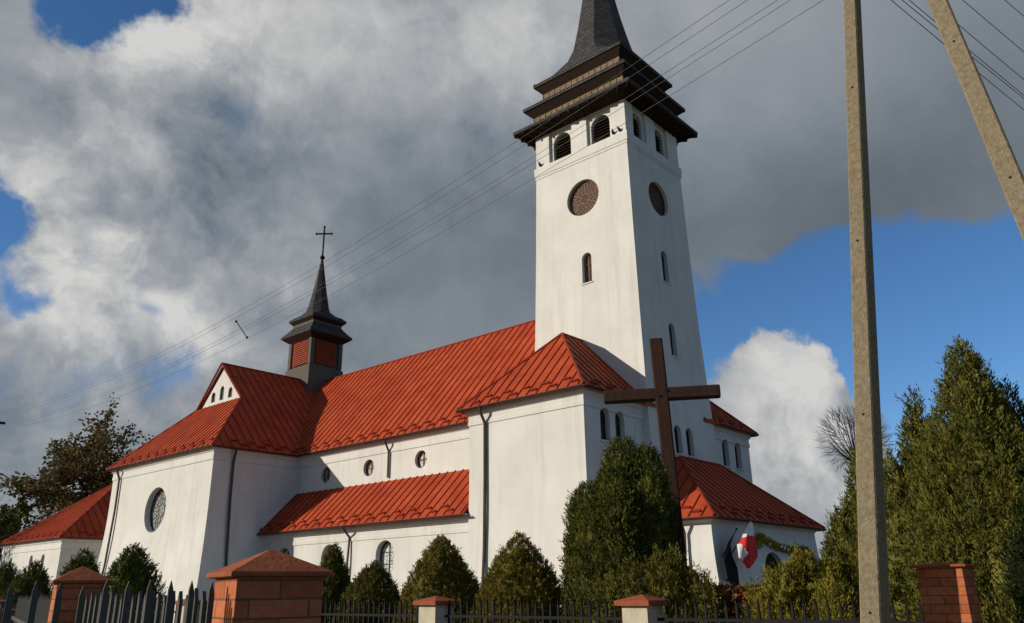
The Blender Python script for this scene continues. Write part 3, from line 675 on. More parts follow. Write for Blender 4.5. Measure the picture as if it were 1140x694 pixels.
mb = MB(); mb.rings([oct_ring(.0485, .6315, YT, sq=1), oct_ring(.036, .641, YT, sq=.7), oct_ring(.028, .652, YT, sq=.1), oct_ring(.0235, .668, YT), oct_ring(.0165, .706, YT), oct_ring(.0095, .75, YT), oct_ring(.003, .795, YT)])
cp(mb, 'turret_spire', M['shingle'])
mb = MB(); mb.tube([U(1.087, YT, .79), U(1.087, YT, .84)], [.09, .05]); mb.sphere(U(1.087, YT, .803), .2)
mb.box(XC - .05, XC + .05, S * YT - .05, S * YT + .05, ZZ(.83), ZZ(.888)); dr = Vector((.66, -.75, 0))
mb.bar(Vector(U(1.087, YT, .868)) - dr * .62, Vector(U(1.087, YT, .868)) + dr * .62, .1, .1, (0, 0, 1))
for t_ in (-.62, .62): mb.sphere(Vector(U(1.087, YT, .8695)) + dr * t_, .10)
mb.sphere(U(1.087, YT, .889), .10)
cp(mb, 'turret_cross', M['iron'])

# ------------------------------------------------------------------ wooden cross
cr0 = empty('wooden_cross', (12.42, 7.02, 0))
tag(cr0, 'tall dark brown timber cross standing among the evergreens before the porch', 'cross')
ad = Vector((12.80 - 11.76, 6.37 - 8.14, 0)); ad.normalize(); nd = Vector((ad.y, -ad.x, 0))
def timber(a, b, w, dpt, up):
    mb = MB(); a = Vector(a); b = Vector(b); d = (b - a).normalized(); s1 = Vector(up).normalized(); s2 = d.cross(s1).normalized(); c_ = .12
    rings = []
    for p, e in ((a, .9), (a + d * .02, 1), (b - d * .02, 1), (b, .9)):
        hw, hd = w / 2 * e, dpt / 2 * e; k = min(hw, hd) * c_ * 2
        rings.append([p + s1 * x + s2 * y for x, y in ((-hw + k, -hd), (hw - k, -hd), (hw, -hd + k), (hw, hd - k), (hw - k, hd), (-hw + k, hd), (-hw, hd - k), (-hw, -hd + k))])
    mb.rings(rings); return mb
loc = -Vector(cr0.location)
timber(Vector((12.36, 7.09, 0)) + loc, Vector((12.32, 7.27, 5.92)) + loc, .24, .20, ad).build('upright', M['crosswood'], cr0)
ctr = Vector((12.345, 7.22, 4.88)) + loc - nd * .004
timber(ctr - ad * 1.06, ctr + ad * 1.0, .22, .21, (0, 0, 1)).build('crossbeam', M['crosswood'], cr0)

for sx_, sz_ in ((-.06, -.05), (.06, .05)):
    mb = MB(); q = ctr + ad * sx_ + Vector((0, 0, sz_)); f0 = -nd if nd.dot(Vector((-.75, -.66, 0))) < 0 else nd
    mb.tube([q + f0 * .10, q + f0 * .125], .022, 8); mb.build('bolt', M['iron'], cr0)
# ------------------------------------------------------------------ flags and garland on the porch
def flag(name, label, tip, foot, rows, mats, cut_idx):
    r = empty(name, foot); tag(r, label, 'flag'); f = Vector(foot)
    mb = MB(); mb.tube([(0, 0, 0), Vector(tip) - f], .022, 8); mb.sphere(Vector(tip) - f, .04)
    mb.build('flagpole', M['iron'], r)
    mb = MB(); mb.box(-.09, .09, -.02, .12, -.14, .1); mb.build('bracket', M['iron'], r)
    mb = MB(); n = len(rows[0]); vs = []; nr = len(rows); SUBR, SUBC = 4, 4
    G = np.array(rows, float)          # coarse grid nr x n x 3, refined smoothly
    def resample(A, m):
        t = np.linspace(0, len(A) - 1, m); i = np.minimum(t.astype(int), len(A) - 2); w = (t - i)[:, None, None]; w = w * w * (3 - 2 * w) * .6 + w * .4
        return A[i] * (1 - w) + A[i + 1] * w
    A = resample(G, (nr - 1) * 6 + 1); A = np.transpose(resample(np.transpose(A, (1, 0, 2)), (n - 1) * 6 + 1), (1, 0, 2))
    H, Wd = A.shape[:2]; A = A.copy(); JJ = np.arange(Wd)[None, :]; II = np.arange(H)[:, None]; A[:, :, 1] += .05 * np.sin(JJ * 1.15 + II * .18) * np.clip(II / 5, 0, 1)
    vs = [tuple(Vector(A[i, j]) - f) for i in range(H) for j in range(Wd)]; fs = []; mi = []
    for i in range(H - 1):
        for j in range(Wd - 1):
            fs.append((i * Wd + j, i * Wd + j + 1, (i + 1) * Wd + j + 1, (i + 1) * Wd + j)); mi.append(cut_idx(i, j))
    me = bpy.data.meshes.new('cloth'); me.from_pydata(vs, [], fs)
    for m_ in mats: me.materials.append(m_)
    for p, q in zip(me.polygons, mi): p.material_index = min(q, len(mats) - 1); p.use_smooth = True
    o = bpy.data.objects.new('cloth', me); COL.objects.link(o); o.parent = r
    so = o.modifiers.new('s', 'SOLIDIFY'); so.thickness = .006
    return r
# rows run down the cloth, columns from the outer (white) edge to the inner (red) edge of the hoist
flag('flag', 'white and red flag hanging in folds from a slanted pole on the porch wall', (31.12, 14.58, 4.06), (30.53, 15.60, 2.51),
     [[(30.84, 14.6, 3.96), (31.06, 14.6, 4.07), (31.2, 14.6, 3.98)], [(30.43, 14.75, 3.43), (30.47, 14.5, 3.49), (31.53, 14.7, 3.47)],
      [(30.07, 14.8, 3.12), (30.13, 14.45, 3.14), (31.65, 14.75, 3.06)], [(29.94, 14.75, 2.65), (30.3, 14.5, 2.61), (31.62, 14.8, 2.68)],
      [(30.33, 14.65, 2.28), (30.25, 14.5, 2.24), (30.74, 14.65, 2.35)]], [M['flagwhite'], M['flagred']],
     lambda i, j: 0 if (i + (j - 6) * .2 < 6.0 or j < 5.5 - abs(i - 15) * 1.1) else 1)
flag('flag', 'black flag hanging limp behind the white and red flag on the porch wall', (30.35, 14.9, 3.75), (30.15, 15.60, 2.62),
     [[(30.33, 14.92, 3.70), (30.28, 15.1, 3.40), (30.22, 15.3, 3.10)],
      [(29.75, 15.0, 3.2), (29.95, 15.15, 2.95), (30.15, 15.1, 2.8)],
      [(29.35, 15.05, 2.6), (29.8, 15.25, 2.45), (30.25, 15.0, 2.3)],
      [(29.45, 15.05, 1.9), (29.85, 15.3, 1.8), (30.3, 15.05, 1.55)]], [M['flagblack']], lambda i, j: 0)

def leaves(name, C, U_, V_, m, parent=None, core=None, pointed=True):
    """one mesh of small leaf faces: centres C, half axes U_ (length) and V_ (width)."""
    n = len(C)
    if pointed: vs = np.stack([C - U_, C + V_ - U_ * .1, C + U_, C - V_ - U_ * .1], 1).reshape(-1, 3)
    else: vs = np.stack([C - U_ - V_, C - U_ + V_, C + U_ + V_ * .6, C + U_ - V_ * .6], 1).reshape(-1, 3)
    nv = len(vs); idx = np.arange(nv, dtype=np.int32); tot = np.full(n, 4, np.int32)
    if core is not None:
        cv, cf = core; vs = np.concatenate([vs, cv]); idx = np.concatenate([idx, (np.array(cf, np.int32) + nv).ravel()]); tot = np.concatenate([tot, np.full(len(cf), 4, np.int32)])
    me = bpy.data.meshes.new(name); me.vertices.add(len(vs)); me.vertices.foreach_set('co', vs.astype(np.float32).ravel())
    me.loops.add(len(idx)); me.loops.foreach_set('vertex_index', idx)
    me.polygons.add(len(tot)); me.polygons.foreach_set('loop_start', (np.cumsum(tot) - tot).astype(np.int32)); me.polygons.foreach_set('loop_total', tot)
    me.update(calc_edges=True); me.validate()
    return link(name, me, m, parent)
def unit(a): return a / np.maximum(np.linalg.norm(a, axis=1, keepdims=True), 1e-6)

# garland over the door
gr = empty('garland', (S * 1.125, PY, ZZ(.05)))
tag(gr, 'yellow green leafy garland swagged along the shaded porch wall above the door', 'garland')
path = []
for k in range(60):
    t = k / 59; x = S * (1.048 + .155 * t); z = ZZ(.0635 - .0135 * t) - .25 * math.sin(math.pi * t); path.append((x, PY - .16, z))
for k in range(8): path.append((S * 1.203, PY - .16, ZZ(.049) - .09 * k))
for k in range(4): path.append((S * 1.048, PY - .16, ZZ(.0625) - .12 * k))
pc = np.repeat(np.array(path), 60, 0); n_ = len(pc); pc = pc + RNG.normal(0, .065, (n_, 3)) * np.array([1, .7, 1.0])
uu = unit(RNG.normal(0, 1, (n_, 3))) * .07; vv = unit(np.cross(uu, RNG.normal(0, 1, (n_, 3)))) * .028
leaves('greenery', pc - np.array(gr.location), uu, vv, M['garland'], gr)
k_ = 9; fc = np.array(path)[RNG.integers(0, 60, k_)] + RNG.normal(0, .05, (k_, 3)); fc[:, 1] -= .08
for q in fc:
    fl = MB(); fl.sphere(tuple(q - np.array(gr.location)), .06, 6, 4); fl.build('paper_flower', M['petals'], gr)

# ------------------------------------------------------------------ clipped evergreens
def lobe_field(rg, amp):
    ph = rg.random(8) * 6.28
    return lambda a, t: 1 + amp * (np.sin(3 * a + ph[0] + 5 * t) * .55 + np.sin(5 * a + ph[1] - 8 * t) * .5 + np.sin(8 * a + ph[2] + 15 * t + 2 * np.sin(6 * t + ph[5])) * .4 + np.sin(13 * a + 23 * t + ph[3]) * .25 + np.sin(2 * a - 19 * t + ph[4]) * .3)
def sprays(rg, ns, per, h, w, pf, amp, L, leaf, ox=0.0, oy=0.0):
    """plumes of small scale leaves: ns sprays rooted in a lumpy crown, per leaves along each."""
    ts = np.linspace(0, 1, 200); pr = np.array([pf(t) for t in ts]); wg = pr + .04; cdf = np.cumsum(wg) / wg.sum(); lob = lobe_field(rg, amp)
    t = np.interp(rg.random(ns), cdf, ts); a = rg.random(ns) * 6.2832
    R = np.interp(t, ts, pr) * w / 2 * lob(a, t); k = .90 - np.abs(rg.normal(0, .12, ns)); R = R * k
    rad = np.stack([np.cos(a), np.sin(a), 0 * a], 1)
    ax = unit(rad * (.25 + .5 * rg.random((ns, 1))) + np.array([0, 0, 1.0]) + rg.normal(0, .22, (ns, 3)))
    ln = L * (.45 + .9 * rg.random(ns) ** 1.5)
    base = np.stack([ox + R * np.cos(a), oy + R * np.sin(a), h * t - .35 * ln], 1)
    base[:, 2] = np.minimum(base[:, 2], h - .45 * ln); side = unit(np.cross(ax, rg.normal(0, 1, (ns, 3))))
    q = np.tile(np.linspace(0.05, 1, per), ns); A = np.repeat(ax, per, 0); B = np.repeat(side, per, 0); LN = np.repeat(ln, per)
    wob = (rg.random(len(q)) - .5) * 2 * .24 * (1 - q) ** .6 * LN
    C = np.repeat(base, per, 0) + A * (q * LN)[:, None] + B * wob[:, None] + rg.normal(0, .012, (len(q), 3))
    d = unit(A + B * np.sign(wob)[:, None] * .32 + rg.normal(0, .16, (len(q), 3))); sz = leaf * (.6 + .8 * rg.random(len(q)))
    V = unit(np.cross(d, np.cross(A, B) + rg.normal(0, .5, (len(q), 3)))) 
    core = []; fs = []; NA, NT = 28, 20
    for i in range(NT):
        tt = i / (NT - 1)
        for j in range(NA):
            aa = 6.2832 * j / NA; rr = float(np.interp(tt, ts, pr)) * w / 2 * float(lob(np.array(aa), np.array(tt))) * .74 + .004
            core.append((ox + rr * math.cos(aa), oy + rr * math.sin(aa), h * tt * .95))
    for i in range(NT - 1):
        for j in range(NA): fs.append((i * NA + j, i * NA + (j + 1) % NA, (i + 1) * NA + (j + 1) % NA, (i + 1) * NA + j))
    return C, d * sz[:, None], V * (sz * .30)[:, None], core, fs
def conifer(name, label, x, y, h, w, pf, m, ns, group=None, cat='shrub', amp=.10, leaf=.03, L=.22, seed=0, per=16):
    return multi(name, label, cat, m, [(x, y, h, w, pf, ns)], group, seed, leaf, L, amp, per)
def multi(name, label, cat, m, lobes_, group=None, seed=0, leaf=.023, L=.26, amp=.17, per=18):
    L = L * .72
    """one bushy evergreen grown from one or several leaders, all of its foliage in one crown mesh."""
    rg = np.random.default_rng(seed + 500); x, y = lobes_[0][:2]; r0 = empty(name, (x, y, 0)); tag(r0, label, cat, group)
    Cs, Us, Vs, cv, cf = [], [], [], [], []; st = MB()
    for (lx, ly, h, w, pf, ns) in lobes_:
        C, u, v, core, fs = sprays(rg, ns, per, h, w, pf, amp, L, leaf, lx - x, ly - y); b0 = len(cv)
        Cs.append(C); Us.append(u); Vs.append(v); cv += core; cf += [tuple(b0 + q for q in f) for f in fs]
        st.tube([(0, 0, 0), (lx - x, ly - y, h * .6)], [.06, .02], 6)
    leaves('foliage', np.concatenate(Cs), np.concatenate(Us), np.concatenate(Vs), m, r0, (np.array(cv), cf))
    st.build('stem', M['bark'], r0)
    return r0
def cone(t): return max(0.0, min(1, t / .12 + .6) * (1 - t ** 2.4) ** .9)
def egg(t): return max(0.0, min(1.0, .62 + t * 1.6) * (1 - t ** 2.6) ** .6)
def dome(t): return max(0.0, min(1, .78 + t * 1.2) * (1 - t ** 6) ** .55)
def spirec(t): return max(0.0, min(1, .8 + t * .8) * (1 - t ** 2.0) ** .95)
G1 = 'clipped cone evergreens along the church wall'
for x, y, h, w, lb, mm, sd_ in (
    (10.8, 9.36, 2.50, 2.2, 'bronze green cone evergreen beside the large lumpy bush, before bare white wall', 'thujabrown', 1),
    (10.8, 11.29, 2.57, 2.15, 'tall bronze green cone evergreen behind a cream post, hiding an arched window', 'thujabrown', 2),
    (10.8, 13.24, 2.16, 1.95, 'low wide green cone evergreen just under the fully visible arched window', 'thuja', 3),
    (10.8, 14.61, 2.55, 1.3, 'narrow pointed green evergreen beside the aisle downpipe, rising over the brick pillar cap', 'thuja', 4)):
    conifer('evergreen_shrub', lb, x, y, h, w, cone, M[mm], 5600, G1, leaf=.021, L=.14, seed=sd_, amp=.08)
G2 = 'small evergreens in front of the transept and sacristy'
for x, y, h, w, lb, sd_ in (
    (10.8, 24.14, 2.97, 2.3, 'dark green evergreen in front of the round transept window, tallest of its row', 11),
    (10.8, 27.6, 2.95, 2.0, 'dark green evergreen rising just over the farther brick pillar cap', 12),
    (10.8, 31.62, 2.7, 2.1, 'dark green evergreen before the slit windows of the sacristy', 13),
    (10.8, 34.4, 2.75, 2.3, 'dark green evergreen cropped by the left picture edge', 14)):
    conifer('evergreen_shrub', lb, x, y, h, w, cone, M['thujagreen'], 3000, G2, leaf=.032, L=.28, seed=sd_, amp=.17)
multi('evergreen_bush', 'large lumpy dark green evergreen left of the wooden cross', 'bush', M['thujagreen'],
      [(11.0, 7.28, 3.92, .95, dome, 4200), (10.9, 7.86, 3.26, 1.0, dome, 4600), (11.1, 6.90, 3.74, .85, dome, 3200), (11.2, 7.62, 3.5, 1.0, dome, 2600), (10.6, 7.52, 3.0, .8, dome, 2600), (10.6, 7.12, 3.1, .75, dome, 2600)], seed=1, L=.22, amp=.13)
multi('evergreen_bush', 'low spreading green bush at the foot of the wooden cross, behind the cream post', 'bush', M['thuja'],
      [(10.3, 6.15, 2.10, 1.0, egg, 1900), (10.2, 6.65, 1.95, .9, egg, 1500), (10.4, 5.75, 1.80, .9, egg, 1500), (10.0, 7.0, 1.72, .9, egg, 1200), (10.5, 6.9, 2.0, .8, egg, 1000)], seed=2, L=.28, amp=.2)
multi('evergreen_bush', 'loose yellow green bush under the garland and flag', 'bush', M['thujayellow'],
      [(10.6, 4.36, 2.0, .62, egg, 1300), (10.5, 4.72, 1.78, .62, egg, 1100), (10.7, 4.08, 1.9, .6, egg, 1100), (10.3, 3.85, 1.68, .62, egg, 900), (10.6, 4.98, 1.60, .5, egg, 700), (10.4, 4.52, 1.86, .5, egg, 800)], seed=3, L=.28, amp=.22)
multi('juniper', 'broad green juniper just left of the concrete pole', 'bush', M['juniper'],
      [(11.5, 3.74, 3.34, 1.30, spirec, 3000), (11.2, 3.98, 2.6, 1.15, spirec, 2300), (11.8, 3.5, 3.3, 1.2, spirec, 1500), (11.1, 3.55, 2.9, 1.2, spirec, 1700)], seed=4, L=.22)
multi('juniper', 'tallest pointed green juniper, behind the brick fence pillar', 'bush', M['juniper'],
      [(10.8, 2.08, 4.45, 2.0, spirec, 7500), (11.1, 1.75, 3.9, 1.7, spirec, 3500), (10.6, 2.45, 3.4, 1.3, spirec, 3000), (10.4, 1.8, 3.0, 1.4, spirec, 3000)], seed=5, L=.25, amp=.15)
multi('juniper', 'narrow green juniper between the concrete pole and the tallest juniper', 'bush', M['juniper'],
      [(11.2, 2.84, 4.0, 1.25, spirec, 2600), (10.95, 3.1, 3.3, 1.2, spirec, 1900), (10.7, 2.7, 3.1, 1.2, spirec, 1700), (11.0, 2.6, 3.6, 1.2, spirec, 1500)], seed=6, L=.24)
multi('yew', 'yew with shade put into its foliage, filling the right edge behind the brick fence pillar', 'bush', M['yew'],
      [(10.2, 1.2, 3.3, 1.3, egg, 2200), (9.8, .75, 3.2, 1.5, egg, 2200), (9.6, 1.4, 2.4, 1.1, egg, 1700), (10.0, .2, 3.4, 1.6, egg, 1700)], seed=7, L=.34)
# russet shrub
au = empty('autumn_shrub', (10.9, 5.42, 0)); tag(au, 'small russet leaved shrub below the flag, seen through the iron fence', 'shrub')
n_ = 1300; a_ = RNG.random(n_) * 6.283; r_ = np.sqrt(RNG.random(n_)) * .45; z_ = .5 + RNG.random(n_) * 1.1
C_ = np.stack([r_ * np.cos(a_), r_ * np.sin(a_), z_], 1); u_ = unit(RNG.normal(0, 1, (n_, 3))) * .065; v_ = unit(np.cross(u_, RNG.normal(0, 1, (n_, 3)))) * .042
leaves('foliage', C_, u_, v_, M['autumn'], au)
s_ = MB()
for k in range(9):
    a = k * .7; s_.tube([(0, 0, 0), (.18 * math.cos(a), .18 * math.sin(a), .7), (.35 * math.cos(a + .2), .35 * math.sin(a + .2), 1.45)], [.018, .012, .005], 5)
s_.build('stem', M['bark'], au)

# ------------------------------------------------------------------ broadleaf trees
def tree(name, label, loc, h, spread, nleaf, leaf, m, seed, levels=4, trunk=.35, twist=.28, group=None, cat='tree', crown_lo=.25):
    rnd = random.Random(seed); r0 = empty(name, loc); tag(r0, label, cat, group); wb = MB(); tips = []
    def grow(p, d, L, r, lev):
        pts = [p]; rs = [r]; q = p.copy(); dd = d.copy(); n = 4
        for i in range(n):
            dd = (dd + Vector((rnd.gauss(0, twist), rnd.gauss(0, twist), rnd.gauss(.05, twist * .6))) * .5).normalized(); q = q + dd * L / n; pts.append(q.copy()); rs.append(r * (1 - .5 * (i + 1) / n))
            if lev < levels and (i >= 1 or lev > 0):
                for k in range(1 if lev else 2 if i < 3 else 3):
                    ax = Vector((rnd.gauss(0, 1), rnd.gauss(0, 1), rnd.gauss(.15, .5))).normalized(); nd_ = (dd * .75 + ax * (.85 if lev else .75) * spread).normalized()
                    grow(q, nd_, L * rnd.uniform(.52, .78), rs[-1] * .62, lev + 1)
        wb.tube(pts, rs, 7 if lev == 0 else 4 if lev < 3 else 3)
        if lev >= levels - 1: tips.extend(pts[1:])
    grow(Vector((0, 0, 0)), Vector((0, 0, 1)), h * .5, trunk, 0)
    top = max(v[2] for v in wb.v); k = h / top; wb.v = [(a * k, b * k, c_ * k) for a, b, c_ in wb.v]
    wb.build('trunk', M['bark'], r0)
    if nleaf:
        T = np.array([tuple(t) for t in tips]) * k; T = T[T[:, 2] > h * crown_lo]
        rg = np.random.default_rng(seed); C = T[rg.integers(0, len(T), nleaf)] + rg.normal(0, h * .018, (nleaf, 3))
        u = unit(rg.normal(0, 1, (nleaf, 3))) * leaf; v = unit(np.cross(u, rg.normal(0, 1, (nleaf, 3)))) * leaf * .6
        leaves('crown', C, u, v, m, r0)
    return r0
tree('broadleaf_tree', 'large half bare autumn tree standing behind the sacristy roof', (37.2, 83.2, 0), 19.8, 1.0, 24000, .21, M['treeleaf'], 5, 4, .45)
tree('broadleaf_tree', 'dense dark tree low at the left edge behind the sacristy', (26.5, 87, 0), 11.0, 1.0, 9000, .22, M['thujagreen'], 8, 3, .25, crown_lo=.1)
tree('bare_tree', 'leafless tree rising at the left picture edge', (20.5, 76, 0), 14.0, .9, 0, .2, None, 21, 4, .25)
br_ = empty('bare_tree', (42.9, 14.0, 0)); tag(br_, 'leafless round headed tree showing between the porch and the junipers', 'tree', 'bare trees')
mb = MB(); mb.tube([(0, 0, 0), (.05, .1, 4), (0, 0, 7.6)], [.2, .14, .10], 8)
rg = np.random.default_rng(4); d_ = unit(rg.normal(0, 1, (1100, 3)) + np.array([0, 0, .35])); 
for q in d_[:46]:
    e_ = Vector(q); mb.tube([Vector((0, 0, 7.5)), Vector((0, 0, 8.0)) + e_ * .7, Vector((0, 0, 8.7)) + e_ * 1.3], [.045, .022, .008], 4)
mb.build('trunk', M['bark'], br_)
r_ = .6 + 1.25 * rg.random(1100) ** .5; C_ = d_ * r_[:, None] + np.array([0, 0, 8.75]); u_ = unit(d_ + rg.normal(0, .35, (1100, 3)) + np.array([0, 0, .25])) * .38
v_ = unit(np.cross(u_, rg.normal(0, 1, (1100, 3)))) * .011
leaves('twigs', C_, u_, v_, M['twig'], br_)

# ------------------------------------------------------------------ fences
ROT = math.radians(-16)
def brick_pillar(loc, rot, label, h, capw, roof_h, q=.1925, group='brick fence pillars'):
    r = empty('brick_pillar', loc, rot); tag(r, label, 'pillar', group)
    mb = MB(); mb.box(-q, q, -q, q, 0, h); mb.build('shaft', M['brick'], r)
    mb = MB(); c_ = capw / 2
    mb.rings([[(-a, -a, z), (a, -a, z), (a, a, z), (-a, a, z)] for a, z in ((q + .004, h + .001), (c_ - .006, h + .003), (c_, h + .006), (c_ + .001, h + .017), (c_ * .985, h + .024), (.012, h + roof_h))])
    mb.build('cap', M['tilecap'], r)
    return r
dm = Vector((math.sin(-ROT), math.cos(-ROT), 0)); dl = Vector((-math.cos(ROT), -math.sin(ROT), 0))
p1 = Vector((1.807, 3.091, 0)) + dm * .1925 - dl * .1925
brick_pillar(p1, ROT, 'near orange brick gate pillar with a red pyramid cap, larger than any other', 1.660, .430, .118, .182)
p2 = Vector((2.265, 6.199, 0)) + dm * .17 - dl * .17
brick_pillar(p2, ROT, 'farther orange brick pillar with a pyramid cap, seen through the grey pickets', 1.675, .375, .12, .158)
brick_pillar((8.35, 2.10, 0), 0, 'brick fence pillar in front of the tall junipers at right', 1.735, .46, .05, .19)
def pickets_line(r, A, B, step, w, th, h, m, top='slant', jit=0.0, seed=3):
    rnd = random.Random(seed); A = Vector(A); B = Vector(B); d = (B - A).normalized(); L = (B - A).length; nn = Vector((-d.y, d.x, 0)); n = int(L / step); proto = {}
    for k in range(n):
        p = A + d * (step * (k + .5)); hh = h + rnd.uniform(-jit, jit); hk = round(hh, 2)
        mb = MB(); b = w / 2
        if top == 'spear': out = [(-b, .06), (b, .06), (b, hh - .09), (0, hh), (-b, hh - .09)]
        else: out = [(-b, .06), (b, .06), (b, hh - .035), (b * .25, hh), (-b, hh - .05)]
        q = p - Vector(r.location)
        mb.rings([[d * u + nn * (-th / 2) + Vector((0, 0, v)) for u, v in out], [d * u + nn * (th / 2) + Vector((0, 0, v)) for u, v in out]])
        o = mb.build('picket', m, r); o.location = q
def rails(r, A, B, zs, off, w, h, m):
    A = Vector(A); B = Vector(B); d = (B - A).normalized(); nn = Vector((-d.y, d.x, 0)) * off
    for z in zs:
        mb = MB(); mb.bar(A - Vector(r.location) + nn + Vector((0, 0, z)), B - Vector(r.location) + nn + Vector((0, 0, z)), w, h, (0, 0, 1)); mb.build('rail', m, r)
# grey pickets between the camera side and the near pillar, and on to the farther pillar
A = p1 + dl * .20 - dm * .02; B = A + dl * 1.55
r = empty('picket_fence', A); tag(r, 'near row of dark grey pointed pickets left of the near brick pillar', 'fence', 'grey picket fences')
pickets_line(r, A, B, .080, .022, .018, 1.645, M['greypaint'], jit=.012, seed=5); rails(r, A, B, (.35, 1.25), -.035, .03, .05, M['greypaint'])
A = p1 + dm * .20; B = p2 - dm * .2
r = empty('picket_fence', A); tag(r, 'row of dark grey pickets running back from the near brick pillar to the farther one', 'fence', 'grey picket fences')
pickets_line(r, A, B, .105, .029, .018, 1.612, M['greypaint'], jit=.02, seed=9); rails(r, A, B, (.35, 1.25), .035, .03, .05, M['greypaint'])
A = p2 + dm * .2; B = A + dm * 9
r = empty('picket_fence', A); tag(r, 'far row of dark grey pickets continuing behind the farther brick pillar', 'fence', 'grey picket fences')
pickets_line(r, A, B, .14, .05, .022, 1.6, M['greypaint'], jit=.02, seed=10); rails(r, A, B, (.35, 1.25), .035, .03, .05, M['greypaint'])
# church fence along the lane: cream posts and iron panels
FX = 8.35; PO = [5.37, 8.83, 12.3, 15.9, 19.5, 23.1, 26.7, 30.3]
pl = ['cream fence post with red cap, in front of the low bush by the wooden cross', 'cream fence post with red cap, in front of a bronze cone evergreen']
for k, y in enumerate(PO):
    r = empty('fence_post', (FX, y, 0)); tag(r, pl[k] if k < 2 else 'cream fence post hidden behind the brick pillar and pickets', 'post', 'cream fence posts')
    mb = MB(); mb.box(-.17, .17, -.17, .17, 0, 1.40); mb.build('shaft', M['stucco'], r)
    mb = MB(); mb.rings([[(-a, -a, z), (a, -a, z), (a, a, z), (-a, a, z)] for a, z in ((.215, 1.402), (.232, 1.406), (.235, 1.455), (.225, 1.463), (.01, 1.525))]); mb.build('cap', M['tilecap'], r)
mb = MB(); mb.box(FX - .10, FX + .10, 2.30, 40, 0, .32); tag(mb.build('fence_plinth', M['kerb']), 'low concrete plinth wall under the iron fence', 'wall')
ends = [(2.30, PO[0] - .2)] + [(a + .2, b - .2) for a, b in zip(PO, PO[1:])]
fl_ = ['iron fence panel between the brick pillar and cream post, before yellow green bush', 'iron fence panel between the two cream posts', 'iron fence panel left of the farther cream post, below the low cone evergreen']
for k, (a, b) in enumerate(ends):
    r = empty('iron_fence', (FX, a, 0)); tag(r, fl_[k] if k < 3 else 'iron fence panel far along the lane behind the grey pickets', 'fence', 'black iron fence panels')
    pickets_line(r, (FX, a, 0), (FX, b, 0), .122, .026, .026, 1.47, M['iron'], 'spear', seed=k); rails(r, (FX, a, 0), (FX, b, 0), (.45, 1.24), .0, .03, .035, M['iron'])

# ------------------------------------------------------------------ concrete A-pole and cables
ap = empty('utility_pole', (7.65, 2.73, 0)); tag(ap, 'concrete utility pole of two leaning legs rising out of the picture at right', 'pole'); al = -Vector(ap.location)
def leg(a, b, wx0, wy0, wx1, wy1):
    a = Vector(a) + al; b = Vector(b) + al; mb = MB(); K = 16; rings = []
    for i in range(K + 1):
        t = i / K; p = a.lerp(b, t); hx = (wx0 + (wx1 - wx0) * t) / 2; hy = (wy0 + (wy1 - wy0) * t) / 2; c_ = .012
        rings.append([p + Vector(v) for v in ((-hx + c_, -hy, 0), (hx - c_, -hy, 0), (hx, -hy + c_, 0), (hx, hy - c_, 0), (hx - c_, hy, 0), (-hx + c_, hy, 0), (-hx, hy - c_, 0), (-hx, -hy + c_, 0))])
    mb.rings(rings)
    for i in range(5):      # open bolt holes' dark sleeves
        t = .16 + .17 * i; p = a.lerp(b, t); hx = (wx0 + (wx1 - wx0) * t) / 2
        mb.tube([p + Vector((-hx - .003, 0, 0)), p + Vector((-hx + .02, 0, 0))], .012, 8, 1)
    return mb.build('leg', [M['concrete'], M['iron']], ap)
leg((7.648, 2.731, -.25), (7.937, 1.62, 9.87), .29, .19, .15, .115)
leg((6.410, 0.156, 0), (8.018, 1.354, 9.525), .17, .18, .13, .15)
L_near = [(7.902, 1.77, 7.929), (7.914, 1.736, 8.218), (7.914, 1.712, 8.334), (7.925, 1.643, 8.797), (7.925, 1.666, 8.611)]
R_near = [(7.914, 1.747, 7.987), (7.914, 1.736, 8.102), (7.914, 1.724, 8.195), (7.925, 1.689, 8.426), (7.937, 1.631, 8.82), (7.949, 1.55, 9.317)]
L_far = [(10.71, 38.54, 8.30), (10.66, 38.55, 8.45), (10.78, 38.52, 8.60), (10.61, 38.57, 9.0), (10.41, 38.62, 8.8)]
R_far = [(39.63, -5.45, 8.2), (39.59, -5.73, 8.6), (39.57, -5.84, 8.0), (39.60, -5.61, 9.0), (39.57, -5.85, 9.6), (39.52, -6.20, 10.4)]
for q in L_near + R_near[3:]:
    mb = MB(); p = Vector(q) + al; mb.rings([[(p.x + r_ * math.cos(a * .785), p.y + .04 + r_ * math.sin(a * .785), p.z + z) for a in range(8)] for r_, z in ((.02, -.07), (.045, -.05), (.03, -.01), (.045, .02), (.03, .06), (.01, .08))])
    mb.build('insulator', M['porcelain'], ap)
def cable(A, B, sag, rad, label, grp):
    A = Vector(A); B = Vector(B); c_ = empty('overhead_cable', A); bpy.data.objects.remove(c_)
    mb = MB(); pts = []
    for k in range(41):
        t = (k / 40) ** 1.4; p = A.lerp(B, t) - Vector((0, 0, 4 * sag * t * (1 - t))); pts.append(p - A)
    mb.tube(pts, rad, 5); o = mb.build('overhead_cable', M['wire']); o.location = A; tag(o, label, 'cable', grp)
for k, (a, b) in enumerate(zip(L_near, L_far)):
    cable(a, b, 1.1, .0034, ['lowest', 'second lowest', 'middle', 'highest', 'second highest'][k] + ' cable sagging from the pole past the church tower to the left', 'cables running left past the tower')
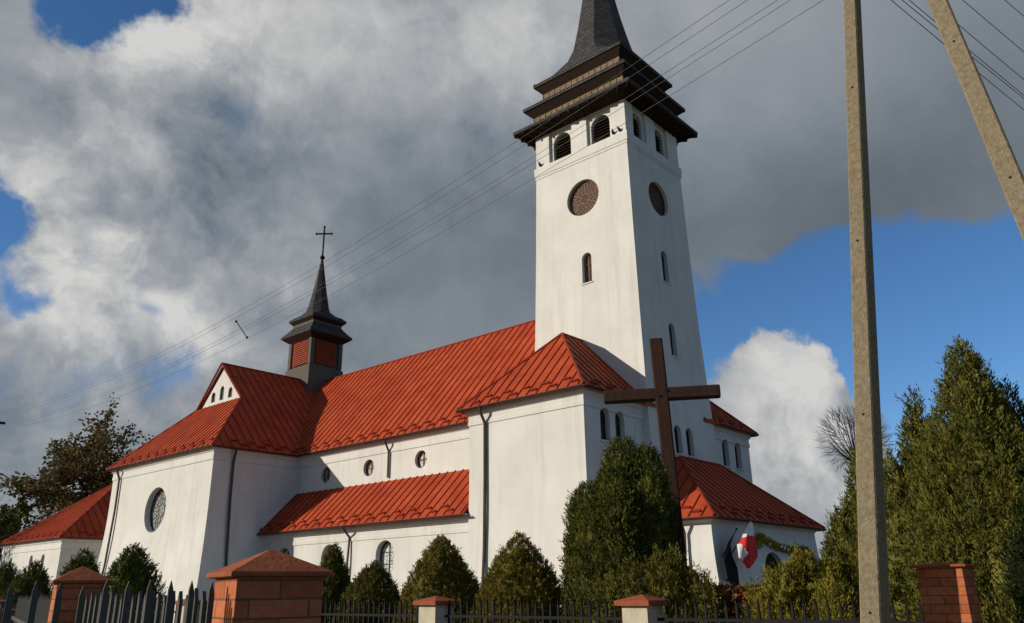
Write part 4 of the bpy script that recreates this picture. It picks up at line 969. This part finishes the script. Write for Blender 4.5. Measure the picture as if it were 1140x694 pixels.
for k, (a, b) in enumerate(zip(R_near, R_far)):
    cable(a, b, .8, .0045, ['lowest', 'second lowest', 'third lowest', 'fourth lowest', 'second highest', 'highest'][k] + ' cable falling from the pole to the right edge', 'cables running right from the pole')
sp = empty('cable_spacer', (9.60, 17.54, 7.99)); tag(sp, 'short dark spacer rod hanging on the cables above the transept roof', 'spacer')
mb = MB(); mb.tube([(0, 0, 0), (.26, -.14, -.39)], .011, 6); mb.build('rod', M['iron'], sp)
for q in ((0, 0, 0), (.26, -.14, -.39)):
    mb = MB(); mb.sphere(q, .032, 8, 6); mb.build('clamp', M['iron'], sp)
fp = empty('utility_pole', (10.55, 38.6, 0)); tag(fp, 'far cable pole whose top just enters at the left picture edge', 'pole')
mb = MB(); mb.rings([[(-a, -a, z), (a, -a, z), (a, a, z), (-a, a, z)] for a, z in ((.14, 0), (.08, 9.1))]); mb.build('shaft', M['concrete'], fp)
mb = MB(); mb.box(-.45, .45, -.05, .05, 8.55, 8.65); mb.build('crossarm', M['iron'], fp)
# ------------------------------------------------------------------ birds on the tower ledge
def bird(loc, rot, label):
    r = empty('pigeon', loc, rot); tag(r, label, 'bird', 'birds on the belfry ledge')
    mb = MB(); prof_b = [(-.24, .0, .10, .012), (-.16, .0, .115, .03), (-.06, 0, .135, .075), (.04, 0, .155, .085), (.11, 0, .19, .06), (.145, 0, .235, .038), (.165, 0, .265, .042), (.195, 0, .27, .034), (.215, 0, .262, .012), (.24, 0, .255, .004)]
    rings = [[(x, w * math.cos(k * .785), z + w * 1.05 * math.sin(k * .785)) for k in range(8)] for x, y, z, w in prof_b]
    mb.rings(rings); mb.tube([(.02, .03, .09), (.02, .03, 0)], .008, 5); mb.tube([(.02, -.03, .09), (.02, -.03, 0)], .008, 5)
    mb.build('body', M['feather'], r, True)
lz = ZZ(.7231) + .003; lx = S * (1.087 - (.0938 - .0068)) - .03
bird((lx, S * .6415, lz), math.radians(200), 'grey pigeon on the belfry ledge, left of the pair by the tower corner')
bird((lx, S * .628, lz), math.radians(170), 'grey pigeon on the belfry ledge, nearest the tower corner')
bird((lx, S * .8015, lz), math.radians(190), 'grey pigeon alone at the far end of the belfry ledge')
